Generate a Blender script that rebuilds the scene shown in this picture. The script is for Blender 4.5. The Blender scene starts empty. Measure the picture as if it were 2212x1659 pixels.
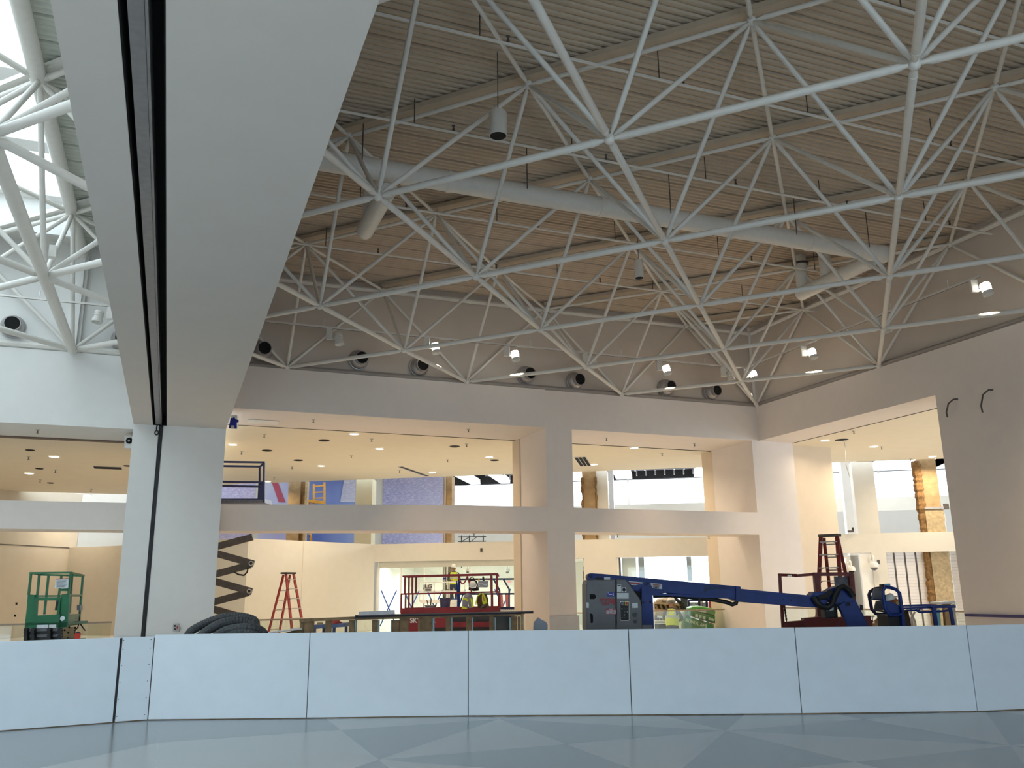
import bpy, bmesh, math, random
from mathutils import Vector, Matrix
random.seed(7)
S = bpy.context.scene
COL = S.collection
PI = math.pi
# ------------------------------------------------------------------ camera
FPX, PITCH, ROLL, YAW, EYE = 1841.06, 0.237303, -0.012051, 0.377216, 1.7
_up = Vector((math.sin(ROLL)*math.cos(PITCH), -math.cos(ROLL)*math.cos(PITCH), math.sin(PITCH)))
_fw = Vector((0, 0, 1)); _fw = (_fw - _up*_fw.dot(_up)).normalized(); _rt = _fw.cross(_up)
_X = _rt*math.cos(YAW) + _fw*math.sin(YAW); _Y = -_rt*math.sin(YAW) + _fw*math.cos(YAW)
M3 = Matrix((_X, _Y, _up))
cam = bpy.data.cameras.new('camera'); cam.sensor_width = 36; cam.lens = FPX/2212*36; cam.clip_end = 500
camo = bpy.data.objects.new('camera', cam); COL.objects.link(camo)
c0, c1, c2 = M3.col
camo.matrix_world = Matrix(((c0[0], -c1[0], -c2[0], 0), (c0[1], -c1[1], -c2[1], 0), (c0[2], -c1[2], -c2[2], EYE), (0, 0, 0, 1)))
S.camera = camo
# ------------------------------------------------------------------ world, daylight, exposure
S.view_settings.view_transform = 'Standard'; S.view_settings.look = 'None'
S.view_settings.gamma = 1; S.view_settings.use_curve_mapping = False
S.view_settings.exposure = 0.0
W = bpy.data.worlds.new('sky'); S.world = W; W.use_nodes = True
bg = W.node_tree.nodes['Background']; bg.inputs[0].default_value = (0.82, 0.92, 1.0, 1); bg.inputs[1].default_value = 3.2
def area(name, loc, aim, sx, sy, power, col, spread=PI):
    l = bpy.data.lights.new(name, 'AREA'); l.shape = 'RECTANGLE'; l.size = sx; l.size_y = sy; l.energy = power; l.color = col; l.spread = spread
    o = bpy.data.objects.new(name, l); COL.objects.link(o); o.location = loc
    o.rotation_euler = (Vector(aim)-Vector(loc)).to_track_quat('-Z', 'Y').to_euler(); return o
area('added_rear_daylight', (2, -7.6, 1.9), (2.6, 12, 0.2), 22, 3.0, 262, (0.48, 0.73, 1.0), 2.2)  # area light added at the unseen rear glazing to light barrier and floor
area('daylight_far_windows', tuple(Vector((14.13, 36, 0))+Vector((.85, -.527, 0))*9+Vector((.527, .85, 0))*13.4+Vector((0, 0, 7.4))), (18, 27, 4.5), 26, 1.4, 2600, (.93, .97, 1.0))
area('daylight_skylight', (-8.0, 12.5, 11.9), (-8.0, 14.5, 0), 9.5, 22.5, 420, (0.78, 0.93, 1.0))
# ------------------------------------------------------------------ pixel-ray helpers: a real plane or depth gives a real point
FH = Vector((M3[0][2], M3[1][2], 0)).normalized(); RH = Vector((FH.y, -FH.x, 0)); UP = Vector((0, 0, 1)); E0 = Vector((0, 0, EYE))
def ray(x, y): return M3 @ Vector(((x-1106)/FPX, (y-829.5)/FPX, 1))
def V(x, y, D): d = ray(x, y); return E0 + d*(D/d.dot(FH))
def PY(x, y, Y): d = ray(x, y); return E0 + d*(Y/d.y)
def PX(x, y, X): d = ray(x, y); return E0 + d*(X/d.x)
def PZ(x, y, Z): d = ray(x, y); return E0 + d*((Z-EYE)/d.z)
L0 = Vector((14.13, 36.0, 0)); LE = Vector((.85, -.527, 0)).normalized(); LN = Vector((.527, .85, 0)).normalized()
def PL(x, y, off=0): d = ray(x, y); return E0 + d*((L0.dot(LN)+off)/d.dot(LN))
def LL(s, off, z): return L0*1 + LE*s + LN*off + UP*z     # a point of the diagonal shopfront line
# ------------------------------------------------------------------ materials
MATS = {}
def mat(name, col, rough=.6, metal=0, noise=.06, scale=6, bump=0, emit=0, spec=.5):
    if name in MATS: return MATS[name]
    m = bpy.data.materials.new(name); m.use_nodes = True; nt = m.node_tree; b = nt.nodes['Principled BSDF']
    b.inputs['Roughness'].default_value = rough; b.inputs['Metallic'].default_value = metal; b.inputs['Specular IOR Level'].default_value = spec
    if noise:
        tc = nt.nodes.new('ShaderNodeTexCoord'); n = nt.nodes.new('ShaderNodeTexNoise'); n.inputs['Scale'].default_value = scale; n.inputs['Detail'].default_value = 5
        r = nt.nodes.new('ShaderNodeValToRGB'); e = r.color_ramp.elements
        e[0].position = .3; e[1].position = .7
        e[0].color = tuple(max(0, c*(1-noise)) for c in col)+(1,); e[1].color = tuple(min(1, c*(1+noise)) for c in col)+(1,)
        nt.links.new(tc.outputs['Object'], n.inputs['Vector']); nt.links.new(n.outputs['Fac'], r.inputs[0]); nt.links.new(r.outputs[0], b.inputs['Base Color'])
        if bump:
            bp = nt.nodes.new('ShaderNodeBump'); bp.inputs['Strength'].default_value = bump; nt.links.new(n.outputs['Fac'], bp.inputs['Height']); nt.links.new(bp.outputs[0], b.inputs['Normal'])
    else: b.inputs['Base Color'].default_value = tuple(col)+(1,)
    if emit:
        b.inputs['Emission Color'].default_value = tuple(col)+(1,); b.inputs['Emission Strength'].default_value = emit
    MATS[name] = m; return m
WALL = mat('white_wall_paint', (.80, .79, .77), .75, 0, .015, 3, .02)
WALLR = mat('warm_white_wall', (.80, .725, .675), .75, 0, .015, 3, .02)  # warmer, pinker tone than the plain white wall
JAMB = mat('warm_bounce_cream', (.70, .585, .455), .7, 0, .02, 3)  # cream wall colour with warm bounce light mixed into it
BEIGE = mat('beige_wall_paint', (.66, .585, .465), .7, 0, .02, 3)
CREAM = mat('cream_wall_paint', (.67, .645, .585), .7, 0, .02, 3)
CEIL = mat('ceiling_paint', (.84, .76, .61), .8, 0, .015, 2)
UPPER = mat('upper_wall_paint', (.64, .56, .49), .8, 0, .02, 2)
BEAMP = mat('beam_paint', (.69, .65, .615), .8, 0, .015, 2)
BOARD = mat('barrier_board', (.77, .83, .89), .65, 0, .02, 4)
DECK = mat('roof_deck_paint', (.56, .465, .36), .75, 0, .05, 4)
STEEL = mat('white_frame_paint', (.76, .735, .69), .45, 0, .03, 8)
BLACK = mat('black_rubber', (.012, .012, .013), .6, 0, .1)
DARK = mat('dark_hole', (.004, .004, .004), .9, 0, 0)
JOINT = mat('joint_shadow_gap', (.10, .09, .08), .8, 0, 0)
GREYM = mat('grey_joint_metal', (.30, .29, .30), .45, .5, .08, 12)
TRIMM = mat('trim_grey', (.30, .27, .25), .6, 0, .05)
GALV = mat('galvanised_duct', (.42, .40, .40), .4, .6, .1, 9)
FLA = mat('terrazzo_light', (.42, .43, .42), .19, 0, .05, 160)
FLB = mat('terrazzo_dark', (.265, .29, .30), .19, 0, .06, 160)
FLI = mat('interior_floor', (.72, .68, .62), .4, 0, .05, 3)
BLUE = mat('blue_lift_paint', (.007, .030, .19), .45, 0, .15, 5, spec=.3)
BLUED = mat('navy_lift_paint', (.012, .02, .09), .45, 0, .15, 5)
GREYC = mat('grey_cover_plastic', (.135, .14, .155), .5, 0, .08, 4)
RED = mat('red_lift_paint', (.24, .012, .018), .45, 0, .15, 5)
REDD = mat('worn_red_lift_paint', (.17, .018, .014), .5, 0, .3, 6)
GREEN = mat('green_lift_paint', (.012, .13, .055), .45, 0, .15, 6)
OLIVE = mat('worn_green_panel', (.20, .25, .10), .6, 0, .2, 12)
ARM = mat('dark_grey_scissor_steel', (.085, .075, .072), .5, .2, .2, 9)
WOOD = mat('framing_lumber', (.27, .17, .085), .75, 0, .3, 9)
WOODP = mat('pale_lumber', (.42, .33, .2), .75, 0, .2, 9)
BROWN = mat('gypsum_brown_board', (.34, .235, .125), .85, 0, .18, 5, .1)
BROWND = mat('torn_board_edge', (.20, .11, .04), .9, 0, .35, 14, .4)
HOSE = mat('grey_flexible_hose', (.055, .06, .066), .65, 0, .25, 30)
LRED = mat('ladder_red_fibreglass', (.36, .02, .015), .45, 0, .15, 9)
LRED2 = mat('dusty_red_fibreglass', (.26, .028, .022), .5, 0, .35, 14)
ALU = mat('aluminium', (.55, .52, .47), .4, .5, .1, 9)
CAPM = mat('dark_ladder_cap', (.05, .04, .033), .6, 0, .3, 20)
WHITE = mat('white_plastic', (.82, .82, .80), .4, 0, .02)
PAPER = mat('white_decal', (.62, .66, .68), .5, 0, .08, 30)
DECALB = mat('blue_decal', (.02, .03, .30), .5, 0, .1)
DECALR = mat('red_decal', (.38, .02, .05), .5, 0, .1)
YEL = mat('hi_vis_yellow', (.62, .72, .03), .6, 0, .12, 9)
YPAINT = mat('yellow_orange_paint', (.62, .30, .03), .5, 0, .15)
GREYF = mat('grey_jacket_cloth', (.26, .25, .32), .85, 0, .15, 9)
BRNF = mat('brown_jacket_cloth', (.085, .045, .028), .9, 0, .3, 12)
SILVER = mat('reflective_tape', (.48, .50, .46), .4, 0, .05)
SKIN = mat('skin', (.30, .16, .10), .6, 0, .05)
DKCL = mat('dark_cloth', (.045, .042, .048), .85, 0, .2)
JEANS = mat('jeans_cloth', (.05, .06, .10), .85, 0, .2)
BAGG = mat('green_bag_film', (.10, .34, .055), .35, 0, .2, 6, .15)
BAGG2 = mat('dark_green_bag_film', (.045, .20, .05), .35, 0, .2, 6, .15)
BAGW = mat('pale_bag_film', (.62, .66, .58), .3, 0, .2, 8, .3)
TEXTG = mat('pale_green_print', (.55, .68, .48), .5, 0, 0)
CARD = mat('cardboard', (.42, .28, .15), .85, 0, .1)
ORNG = mat('orange_webbing', (.50, .16, .06), .8, 0, .2)
PURPLE = mat('purple_bucket', (.10, .09, .17), .5, 0, .1)
BTAPE = mat('blue_painters_tape', (.02, .10, .45), .6, 0, .1)
TAPEB = mat('dark_blue_tape', (.01, .02, .28), .6, 0, .1)
DRYB = mat('pale_blue_gypsum', (.40, .55, .60), .8, 0, .05)
MIR = mat('dark_gloss_counter', (.008, .010, .02), .7, 0, 0)
TILE = mat('white_wall_tile', (.86, .83, .83), .35, 0, .03, 8)
GLOW = mat('lamp_glow', (1.0, .95, .86), .5, 0, 0, emit=6)
GLOWT = mat('track_lamp_glow', (1.0, .96, .85), .5, 0, 0, emit=9)
GLOWS = mat('shop_ceiling_glow', (1.0, .93, .74), .5, 0, 0, emit=2.2)
EXITM = mat('exit_sign_red', (.9, .25, .22), .5, 0, 0, emit=.5)
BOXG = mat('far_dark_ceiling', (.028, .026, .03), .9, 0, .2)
STUD = mat('metal_stud', (.34, .34, .37), .4, .5, .1)
PINK = mat('pink_tube', (.42, .13, .15), .6, 0, .1)
def glass(name, col, rough=.02, fac=.86):
    m = bpy.data.materials.new(name); m.use_nodes = True; nt = m.node_tree; nt.nodes.clear()
    o = nt.nodes.new('ShaderNodeOutputMaterial'); mx = nt.nodes.new('ShaderNodeMixShader'); t = nt.nodes.new('ShaderNodeBsdfTransparent'); g = nt.nodes.new('ShaderNodeBsdfGlossy')
    t.inputs[0].default_value = tuple(col)+(1,); g.inputs['Roughness'].default_value = rough; mx.inputs[0].default_value = 1-fac
    nt.links.new(t.outputs[0], mx.inputs[1]); nt.links.new(g.outputs[0], mx.inputs[2]); nt.links.new(mx.outputs[0], o.inputs[0]); return m
GLASS = glass('clear_glass', (.93, .97, .95), .02, .93)
SKYGL = glass('skylight_glass', (.97, 1, 1), .02, .96)
def mural_mat(name, stops, scale, text=.0, seed=0):
    m = bpy.data.materials.new(name); m.use_nodes = True; nt = m.node_tree; b = nt.nodes['Principled BSDF']; b.inputs['Roughness'].default_value = .55
    tc = nt.nodes.new('ShaderNodeTexCoord'); mp = nt.nodes.new('ShaderNodeMapping'); mp.inputs['Location'].default_value = (seed, seed*.7, seed*1.3)
    n = nt.nodes.new('ShaderNodeTexNoise'); n.inputs['Scale'].default_value = scale; n.inputs['Detail'].default_value = 3
    r = nt.nodes.new('ShaderNodeValToRGB'); cr = r.color_ramp
    while len(cr.elements) < len(stops): cr.elements.new(.5)
    for e, (p, c) in zip(cr.elements, stops): e.position = p; e.color = tuple(c)+(1,)
    nt.links.new(tc.outputs['Object'], mp.inputs[0]); nt.links.new(mp.outputs[0], n.inputs['Vector']); nt.links.new(n.outputs['Fac'], r.inputs[0])
    last = r.outputs[0]
    if text:
        br = nt.nodes.new('ShaderNodeTexNoise'); br.inputs['Scale'].default_value = 5; br.inputs['Detail'].default_value = 8; br.inputs['Roughness'].default_value = .9
        m2 = nt.nodes.new('ShaderNodeMapping'); m2.inputs['Scale'].default_value = (1, 1, 3.2); nt.links.new(tc.outputs['Object'], m2.inputs[0]); nt.links.new(m2.outputs[0], br.inputs['Vector'])
        rr = nt.nodes.new('ShaderNodeValToRGB'); rr.color_ramp.elements[0].position = .5; rr.color_ramp.elements[1].position = .56
        mx = nt.nodes.new('ShaderNodeMix'); mx.data_type = 'RGBA'; mu = nt.nodes.new('ShaderNodeMath'); mu.operation = 'MULTIPLY'; mu.inputs[1].default_value = text
        nt.links.new(br.outputs['Fac'], rr.inputs[0]); nt.links.new(rr.outputs[0], mu.inputs[0]); nt.links.new(mu.outputs[0], mx.inputs[0])
        nt.links.new(last, mx.inputs[6]); mx.inputs[7].default_value = (.78, .78, .84, 1); last = mx.outputs[2]
    nt.links.new(last, b.inputs['Base Color']); return m
# ------------------------------------------------------------------ mesh helpers
class MB:
    def __init__(s): s.v = []; s.f = []
    def add(s, vs, fs):
        k = len(s.v); s.v += [Vector(v) for v in vs]; s.f += [tuple(i+k for i in f) for f in fs]; return s
    def box(s, x0, x1, y0, y1, z0, z1):
        return s.add([(x0, y0, z0), (x1, y0, z0), (x1, y1, z0), (x0, y1, z0), (x0, y0, z1), (x1, y0, z1), (x1, y1, z1), (x0, y1, z1)],
                     [(0, 3, 2, 1), (4, 5, 6, 7), (0, 1, 5, 4), (1, 2, 6, 5), (2, 3, 7, 6), (3, 0, 4, 7)])
    def prism(s, pts, vec):
        n = len(pts); pts = [Vector(p) for p in pts]; vec = Vector(vec)
        return s.add(pts+[p+vec for p in pts], [tuple(range(n)), tuple(reversed(range(n, 2*n)))]+[(i, i+n, (i+1) % n+n, (i+1) % n) for i in range(n)])
    def pp(s, px, D, t): return s.prism([V(x, y, D) for x, y in px], FH*t)
    def rect(s, x0, y0, x1, y1, D, t): return s.pp([(x0, y0), (x1, y0), (x1, y1), (x0, y1)], D, t)
    def bar(s, p, q, w, h, up=UP):
        p, q = Vector(p), Vector(q); d = (q-p).normalized(); up = Vector(up)
        if abs(d.dot(up)) > .98: up = FH
        a = d.cross(up).normalized(); b = a.cross(d)
        c = [a*w/2+b*h/2, a*-w/2+b*h/2, a*-w/2-b*h/2, a*w/2-b*h/2]
        return s.add([p+k for k in c]+[q+k for k in c], [(0, 1, 2, 3), (7, 6, 5, 4)]+[(i, i+4, (i+1) % 4+4, (i+1) % 4) for i in range(4)])
    def tube(s, pts, r, n=8, cap=True):
        pts = [Vector(p) for p in pts]; rs = r if isinstance(r, (list, tuple)) else [r]*len(pts); k = len(s.v)
        d0 = (pts[1]-pts[0]).normalized(); a = d0.orthogonal().normalized()
        for i, p in enumerate(pts):
            d = (pts[min(i+1, len(pts)-1)]-pts[max(i-1, 0)]).normalized(); a = (a-d*a.dot(d)).normalized(); b = d.cross(a)
            for j in range(n): t = 2*PI*j/n; s.v.append(p+(a*math.cos(t)+b*math.sin(t))*rs[i])
        for i in range(len(pts)-1):
            for j in range(n): s.f.append((k+i*n+j, k+i*n+(j+1) % n, k+(i+1)*n+(j+1) % n, k+(i+1)*n+j))
        if cap: s.f.append(tuple(k+j for j in reversed(range(n)))); s.f.append(tuple(k+(len(pts)-1)*n+j for j in range(n)))
        return s
    def lathe(s, prof, n=16, c=(0, 0, 0), ax=UP, cap=True):
        ax = Vector(ax).normalized(); a = ax.orthogonal().normalized(); b = ax.cross(a); c = Vector(c); k = len(s.v); m = len(prof)
        for r, z in prof:
            for j in range(n): t = 2*PI*j/n; s.v.append(c+ax*z+(a*math.cos(t)+b*math.sin(t))*r)
        for i in range(m-1):
            for j in range(n): s.f.append((k+i*n+j, k+i*n+(j+1) % n, k+(i+1)*n+(j+1) % n, k+(i+1)*n+j))
        if not cap: return s
        if prof[0][0] > 1e-4: s.f.append(tuple(k+j for j in reversed(range(n))))
        if prof[-1][0] > 1e-4: s.f.append(tuple(k+(m-1)*n+j for j in range(n)))
        return s
    def blob(s, c, rx, ry, rz, seg=12, rings=7, rot=None, jit=0):
        k = len(s.v); c = Vector(c)
        for i in range(rings+1):
            th = PI*i/rings
            for j in range(seg):
                ph = 2*PI*j/seg; v = Vector((rx*math.sin(th)*math.cos(ph), ry*math.sin(th)*math.sin(ph), rz*math.cos(th)))*(1+random.uniform(-jit, jit))
                if rot: v = rot @ v
                s.v.append(c+v)
        for i in range(rings):
            for j in range(seg): s.f.append((k+i*seg+j, k+(i+1)*seg+j, k+(i+1)*seg+(j+1) % seg, k+i*seg+(j+1) % seg))
        return s
def wl(o):
    v = Vector((0, 0, 0))
    while o: v += o.location; o = o.parent
    return v
def obj(name, mb, m, parent=None, label=None, smooth=False, kind=None, bevel=0):
    me = bpy.data.meshes.new(name); off = wl(parent) if parent else Vector((0, 0, 0))
    me.from_pydata([tuple(v-off) for v in mb.v], [], mb.f)
    bm = bmesh.new(); bm.from_mesh(me); bmesh.ops.recalc_face_normals(bm, faces=bm.faces); bm.to_mesh(me); bm.free()
    for mm in (m if isinstance(m, (list, tuple)) else [m]): me.materials.append(mm)
    if smooth:
        me.polygons.foreach_set('use_smooth', [True]*len(me.polygons)); me.set_sharp_from_angle(angle=.7)
    o = bpy.data.objects.new(name, me); COL.objects.link(o)
    if parent: o.parent = parent
    if label: o['label'] = label
    if kind: o['kind'] = kind
    if bevel: b = o.modifiers.new('bevel', 'BEVEL'); b.width = bevel; b.segments = 2; b.limit_method = 'ANGLE'
    return o
def thing(name, label, cat, loc=(0, 0, 0), rz=0, group=None):
    o = bpy.data.objects.new(name, None); COL.objects.link(o); o.location = loc; o.rotation_euler = (0, 0, rz); o.empty_display_size = .1
    o['label'] = label; o['category'] = cat
    if group: o['group'] = group
    return o
def tag(o, label, cat, group=None):
    o['label'] = label; o['category'] = cat
    if group: o['group'] = group
    return o
def dup(root, loc, rz=None, label=None, sc=None):
    r = root.copy(); COL.objects.link(r); r.location = loc
    if rz is not None: r.rotation_euler = (0, 0, rz)
    if sc: r.scale = (sc, sc, sc)
    if label: r['label'] = label
    for ch in list(root.children):
        c = ch.copy(); COL.objects.link(c); c.parent = r
        for g in ch.children: d = g.copy(); COL.objects.link(d); d.parent = c
    return r
def inst(o, parent, loc=None, mw=None):
    c = o.copy(); COL.objects.link(c); c.parent = parent
    if loc is not None: c.location = loc
    if mw is not None: c.matrix_local = mw
    return c
def struct(name, mb, m, smooth=False, bevel=0): return obj(name, mb, m, None, None, smooth, 'structure', bevel)
def text(s, c, size, m, parent, right=None, up=UP, name='lettering', depth=.004, sx=1):
    cu = bpy.data.curves.new('lettering', 'FONT'); cu.body = s; cu.size = size; cu.align_x = 'CENTER'; cu.align_y = 'CENTER'; cu.extrude = depth; cu.space_line = .8; cu.offset = .025*size
    t = bpy.data.objects.new('t', cu); COL.objects.link(t)
    me = bpy.data.meshes.new_from_object(t.evaluated_get(bpy.context.evaluated_depsgraph_get())); bpy.data.objects.remove(t)
    right = Vector(right or RH).normalized(); up = Vector(up); up = (up-right*up.dot(right)).normalized(); nn = right.cross(up); off = wl(parent) if parent else Vector()
    R = Matrix((right*sx, up, nn)).transposed()
    me.transform(R.to_4x4()); me.transform(Matrix.Translation(Vector(c)-off)); me.materials.clear(); me.materials.append(m)
    o = bpy.data.objects.new(name, me); COL.objects.link(o); o.parent = parent; return o
# ================================================================== SETTING
QX, QY, ZB, ZT, ZD = 2.77, 3.0, 8.13, 10.85, 11.12
XR, YA, XL, YF = 19.45, 25.0, -15.5, -8.0
struct('wall_top', MB().box(-1.2, 1.2, YA+.1, YA+.5, 6.3, ZD+.3), WALL)
fl = struct('floor', MB().box(XL, 46, YF, 66, -.3, -.006), FLI)
# terrazzo triangles of the floor in front of the barrier
tri = {}
qs = 2.15
for i in range(-5, 6):
    for j in range(-5, 6):
        cx, cy = 2.18+qs*(i-j), 9.4+qs*(i+j)
        if not (-9 < cx < 15 and 1 < cy < 16): continue
        cs = [(cx, cy), (cx+qs, cy+qs), (cx, cy+2*qs), (cx-qs, cy+qs)]; ce = (cx, cy+qs)
        for k in range(4):
            a, b = cs[k], cs[(k+1) % 4]; g = (ce[0]+a[0]+b[0])/3, (ce[1]+a[1]+b[1])/3
            sh = lambda p: (g[0]+(p[0]-g[0])*.9997, g[1]+(p[1]-g[1])*.9997, -.006)
            dk = (k+i+j) % 2 == 0
            for (sx_, sy_), rng, d_ in (((.03, 11.55), (45, 180), True), ((2.18, 9.4), (90, 180), False)):   # wedges of one tone as laid round two of the stars
                if any(math.hypot(q[0]-sx_, q[1]-sy_) < .1 for q in (a, b, ce)) and rng[0] < math.degrees(math.atan2(g[1]-sy_, g[0]-sx_)) < rng[1]: dk = d_
            obj('terrazzo_panel', MB().prism([sh(a), sh(b), sh(ce)], (0, 0, .006)), FLB if dk else FLA, fl)
# end wall A (back wall) of the right hall
b = MB().box(1.2, 11.05, YA-.03, YA+2.55, 6.83, 8.1)
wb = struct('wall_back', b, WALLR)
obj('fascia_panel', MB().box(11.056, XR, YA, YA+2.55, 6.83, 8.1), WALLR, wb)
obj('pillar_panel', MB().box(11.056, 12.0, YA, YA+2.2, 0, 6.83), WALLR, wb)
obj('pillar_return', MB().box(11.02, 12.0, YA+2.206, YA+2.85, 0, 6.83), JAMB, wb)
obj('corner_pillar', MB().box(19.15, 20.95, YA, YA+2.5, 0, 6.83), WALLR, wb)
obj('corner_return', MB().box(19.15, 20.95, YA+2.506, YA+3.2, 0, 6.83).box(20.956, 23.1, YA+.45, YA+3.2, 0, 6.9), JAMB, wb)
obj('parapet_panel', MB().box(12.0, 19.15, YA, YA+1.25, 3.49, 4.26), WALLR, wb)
pp = [(-15.5, 26.9), (-6, 26.95), (-1.2, 26.85), (1.2, 26.65), (3.8, 26.05), (6.3, 25.5), (8.3, 25.12), (11.05, 24.98)]
for k in range(len(pp)-1):
    (xa, ya), (xb, yb) = pp[k], pp[k+1]
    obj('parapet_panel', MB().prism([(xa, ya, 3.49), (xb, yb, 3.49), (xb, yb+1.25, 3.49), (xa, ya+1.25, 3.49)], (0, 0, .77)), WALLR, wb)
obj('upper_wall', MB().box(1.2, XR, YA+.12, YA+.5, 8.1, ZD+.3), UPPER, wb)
obj('pillar_base_board', MB().box(11.05, 12.06, YA-.03, YA-.005, 0, .91), mat('grey_wall_guard', (.55, .55, .56), .6, 0, .04), wb)
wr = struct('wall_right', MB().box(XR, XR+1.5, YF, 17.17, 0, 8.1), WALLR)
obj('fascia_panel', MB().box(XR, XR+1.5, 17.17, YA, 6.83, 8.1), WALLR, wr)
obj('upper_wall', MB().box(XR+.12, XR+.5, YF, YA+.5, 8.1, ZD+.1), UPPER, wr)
# divider between the halls: column, beam with movement joint, thin unseen wall added above to block light leaks
wc = struct('wall_column', MB().box(-1.2, -.555, YA, YA+3, 0, 6.22).box(-.445, 1.2, YA, YA+3, 0, 6.22).box(-.555, -.445, YA+.08, YA+3, 0, 6.22), WALL)
obj('joint_strip', MB().box(-.545, -.455, YA-.012, YA+.03, .0, 6.21), BLACK, wc)
obj('base_board', MB().box(-1.12, -.56, YA-.02, YA-.002, 0, .68).box(-.44, 1.22, YA-.02, YA-.002, 0, .68), mat('pale_wall_guard', (.68, .70, .71), .6, 0, .03), wc)
tb = struct('trim_1', MB().box(-1.2, -.715, YF, YA, 6.22, 7.95).box(-.36, 1.2, YF, YA, 6.22, 7.95).box(-1.2, 1.2, YF, YA, 7.95, 8.0).box(-.62, -.5, YF, YA, 8.0, ZD+.3), BEAMP)
obj('joint_plate', MB().box(-.645, -.52, YF, YA-.05, 6.235, 6.5), GREYM, tb)
obj('joint_lip', MB().box(-.515, -.49, YF, YA-.05, 6.225, 6.5), GREYM, tb)
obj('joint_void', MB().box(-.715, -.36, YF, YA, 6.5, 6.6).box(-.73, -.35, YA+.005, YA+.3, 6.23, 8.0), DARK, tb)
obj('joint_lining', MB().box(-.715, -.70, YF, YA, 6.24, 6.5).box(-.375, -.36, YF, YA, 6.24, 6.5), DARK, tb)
tag(obj('rubber_seal_loop', MB().tube([(-.60, YA-.05, 6.24), (-.615, YA-.07, 6.12), (-.60, YA-.08, 6.06)]+[(-.6+.045*math.sin(t*.7), YA-.08, 6.0+.06*math.cos(t*.7)) for t in range(10)], .018, 7), BLACK, None, None, True), 'black rubber seal end hanging in a loop where the beam joint meets the column', 'seal')
# left hall shell
wlft = struct('wall_left', MB().box(XL-.4, XL, YF, 66, 0, ZD+.1), WALL)
obj('header_panel', MB().box(XL, -1.2, YA, YA+2.1, 6.08, 8.1), WALL, wlft)
obj('upper_wall', MB().box(XL, -1.2, YA+.12, YA+.5, 8.1, ZD+.1), WALL, wlft)
obj('stiffener', MB().box(-3.0, -2.72, YA-.03, YA+.12, 8.1, ZD).box(-2.95, -2.80, YA-.14, YA-.02, 8.1, ZD), WALL, wlft)
# trims along the feet of the upper walls
struct('trim_2', MB().tube([(1.2, YA+.02, 8.17), (XR, YA+.02, 8.17)], .075, 8).box(1.2, XR, YA-.02, YA+.12, 8.09, 8.12), TRIMM, True)
struct('trim_3', MB().tube([(XR, YA, 8.17), (XR, YF, 8.17)], .06, 8).box(XR-.01, XR+.12, YF, YA, 8.09, 8.12), TRIMM, True)
struct('trim_4', MB().tube([(XL, YA+.02, 8.2), (-1.2, YA+.02, 8.2)], .09, 8), STEEL, True)
# unseen rear wall, with glazing added to let cool daylight in
rw = struct('wall_front', MB().box(XL, XR, YF-.3, YF, 3.8, ZD+.1).box(XL, -10.2, YF-.3, YF, 0, 3.8).box(14.2, XR, YF-.3, YF, 0, 3.8), WALL)
wn = struct('window_1', MB().box(-10.2, 14.2, YF-.1, YF-.08, .1, 3.8), SKYGL)
obj('window_frame', MB().box(-10.2, 14.2, YF-.14, YF-.04, 0, .1), STUD, wn)
for k in range(9): obj('mullion', MB().box(-10.2+k*3.04, -10.12+k*3.04, YF-.14, YF-.04, .1, 3.8), STUD, wn)
# roof of the right hall: ribbed deck panels running along X
ce = struct('ceiling', MB().box(-.5, XR+.5, YF, YA+.5, ZD+.09, ZD+.3), DECK)
def deck_panel(x0, x1, w=.76):
    m = MB(); n = 5; p = w/n; prof = []
    for k in range(n): prof += [(k*p+.004, .035), (k*p+.03, .0), (k*p+p*.55, .0), (k*p+p*.66, .03), (k*p+p-.012, .03)]
    prof.append((w-.004, .09)); prof[0] = (.012, .09)
    for (ya, za), (yb, zb) in zip(prof[:-1], prof[1:]): m.add([(x0, ya, za), (x1, ya, za), (x1, yb, zb), (x0, yb, zb)], [(0, 1, 2, 3)])
    return m
dp = obj('deck_panel', deck_panel(-.5, XR+.12), DECK, ce); dp.location = (0, YA-.76+.1, ZD)
for k in range(1, 43): inst(dp, ce, (0, YA-.76*(k+1)+.1, ZD))
# roof of the left hall: deck margins round a long skylight
cl = struct('ceiling_left', MB().box(-3.1, -.62, YF, YA+.4, ZD+.1, ZD+.3).box(XL, -13.2, YF, YA+.4, ZD+.1, ZD+.3).box(-13.2, -3.1, YA-1.0, YA+.4, ZD+.1, ZD+.3).box(-13.2, -3.1, YF, YF+3, ZD+.1, ZD+.3), STEEL)
dl = obj('deck_panel', deck_panel(-3.05, -.62), mat('pale_deck_paint', (.60, .62, .56), .7, 0, .05), cl); dl.location = (0, YA-.76, ZD)
for k in range(1, 43): inst(dl, cl, (0, YA-.76*(k+1), ZD))
wsk = struct('window_2', MB().box(-13.2, -3.05, YF+3, YA-1.0, ZD+1.0, ZD+1.03), SKYGL)
obj('curb', MB().box(-3.13, -3.03, YF+3, YA-1.0, ZD+.02, ZD+1.0).box(-13.3, -13.2, YF+3, YA-1.0, ZD-.12, ZD+1.0).box(-13.2, -3.1, YA-1.05, YA-.95, ZD-.12, ZD+1.0), WALL, wsk)
for k in range(9):
    y = YA-1.1-k*3.0
    obj('glazing_bar', MB().bar((-13.2, y, ZD+.9), (-3.1, y, ZD+.9), .55, .16), WALL, wsk)
    obj('gasket', MB().bar((-13.2, y+.3, ZD+.97), (-3.1, y+.3, ZD+.97), .06, .05), BLACK, wsk)
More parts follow.
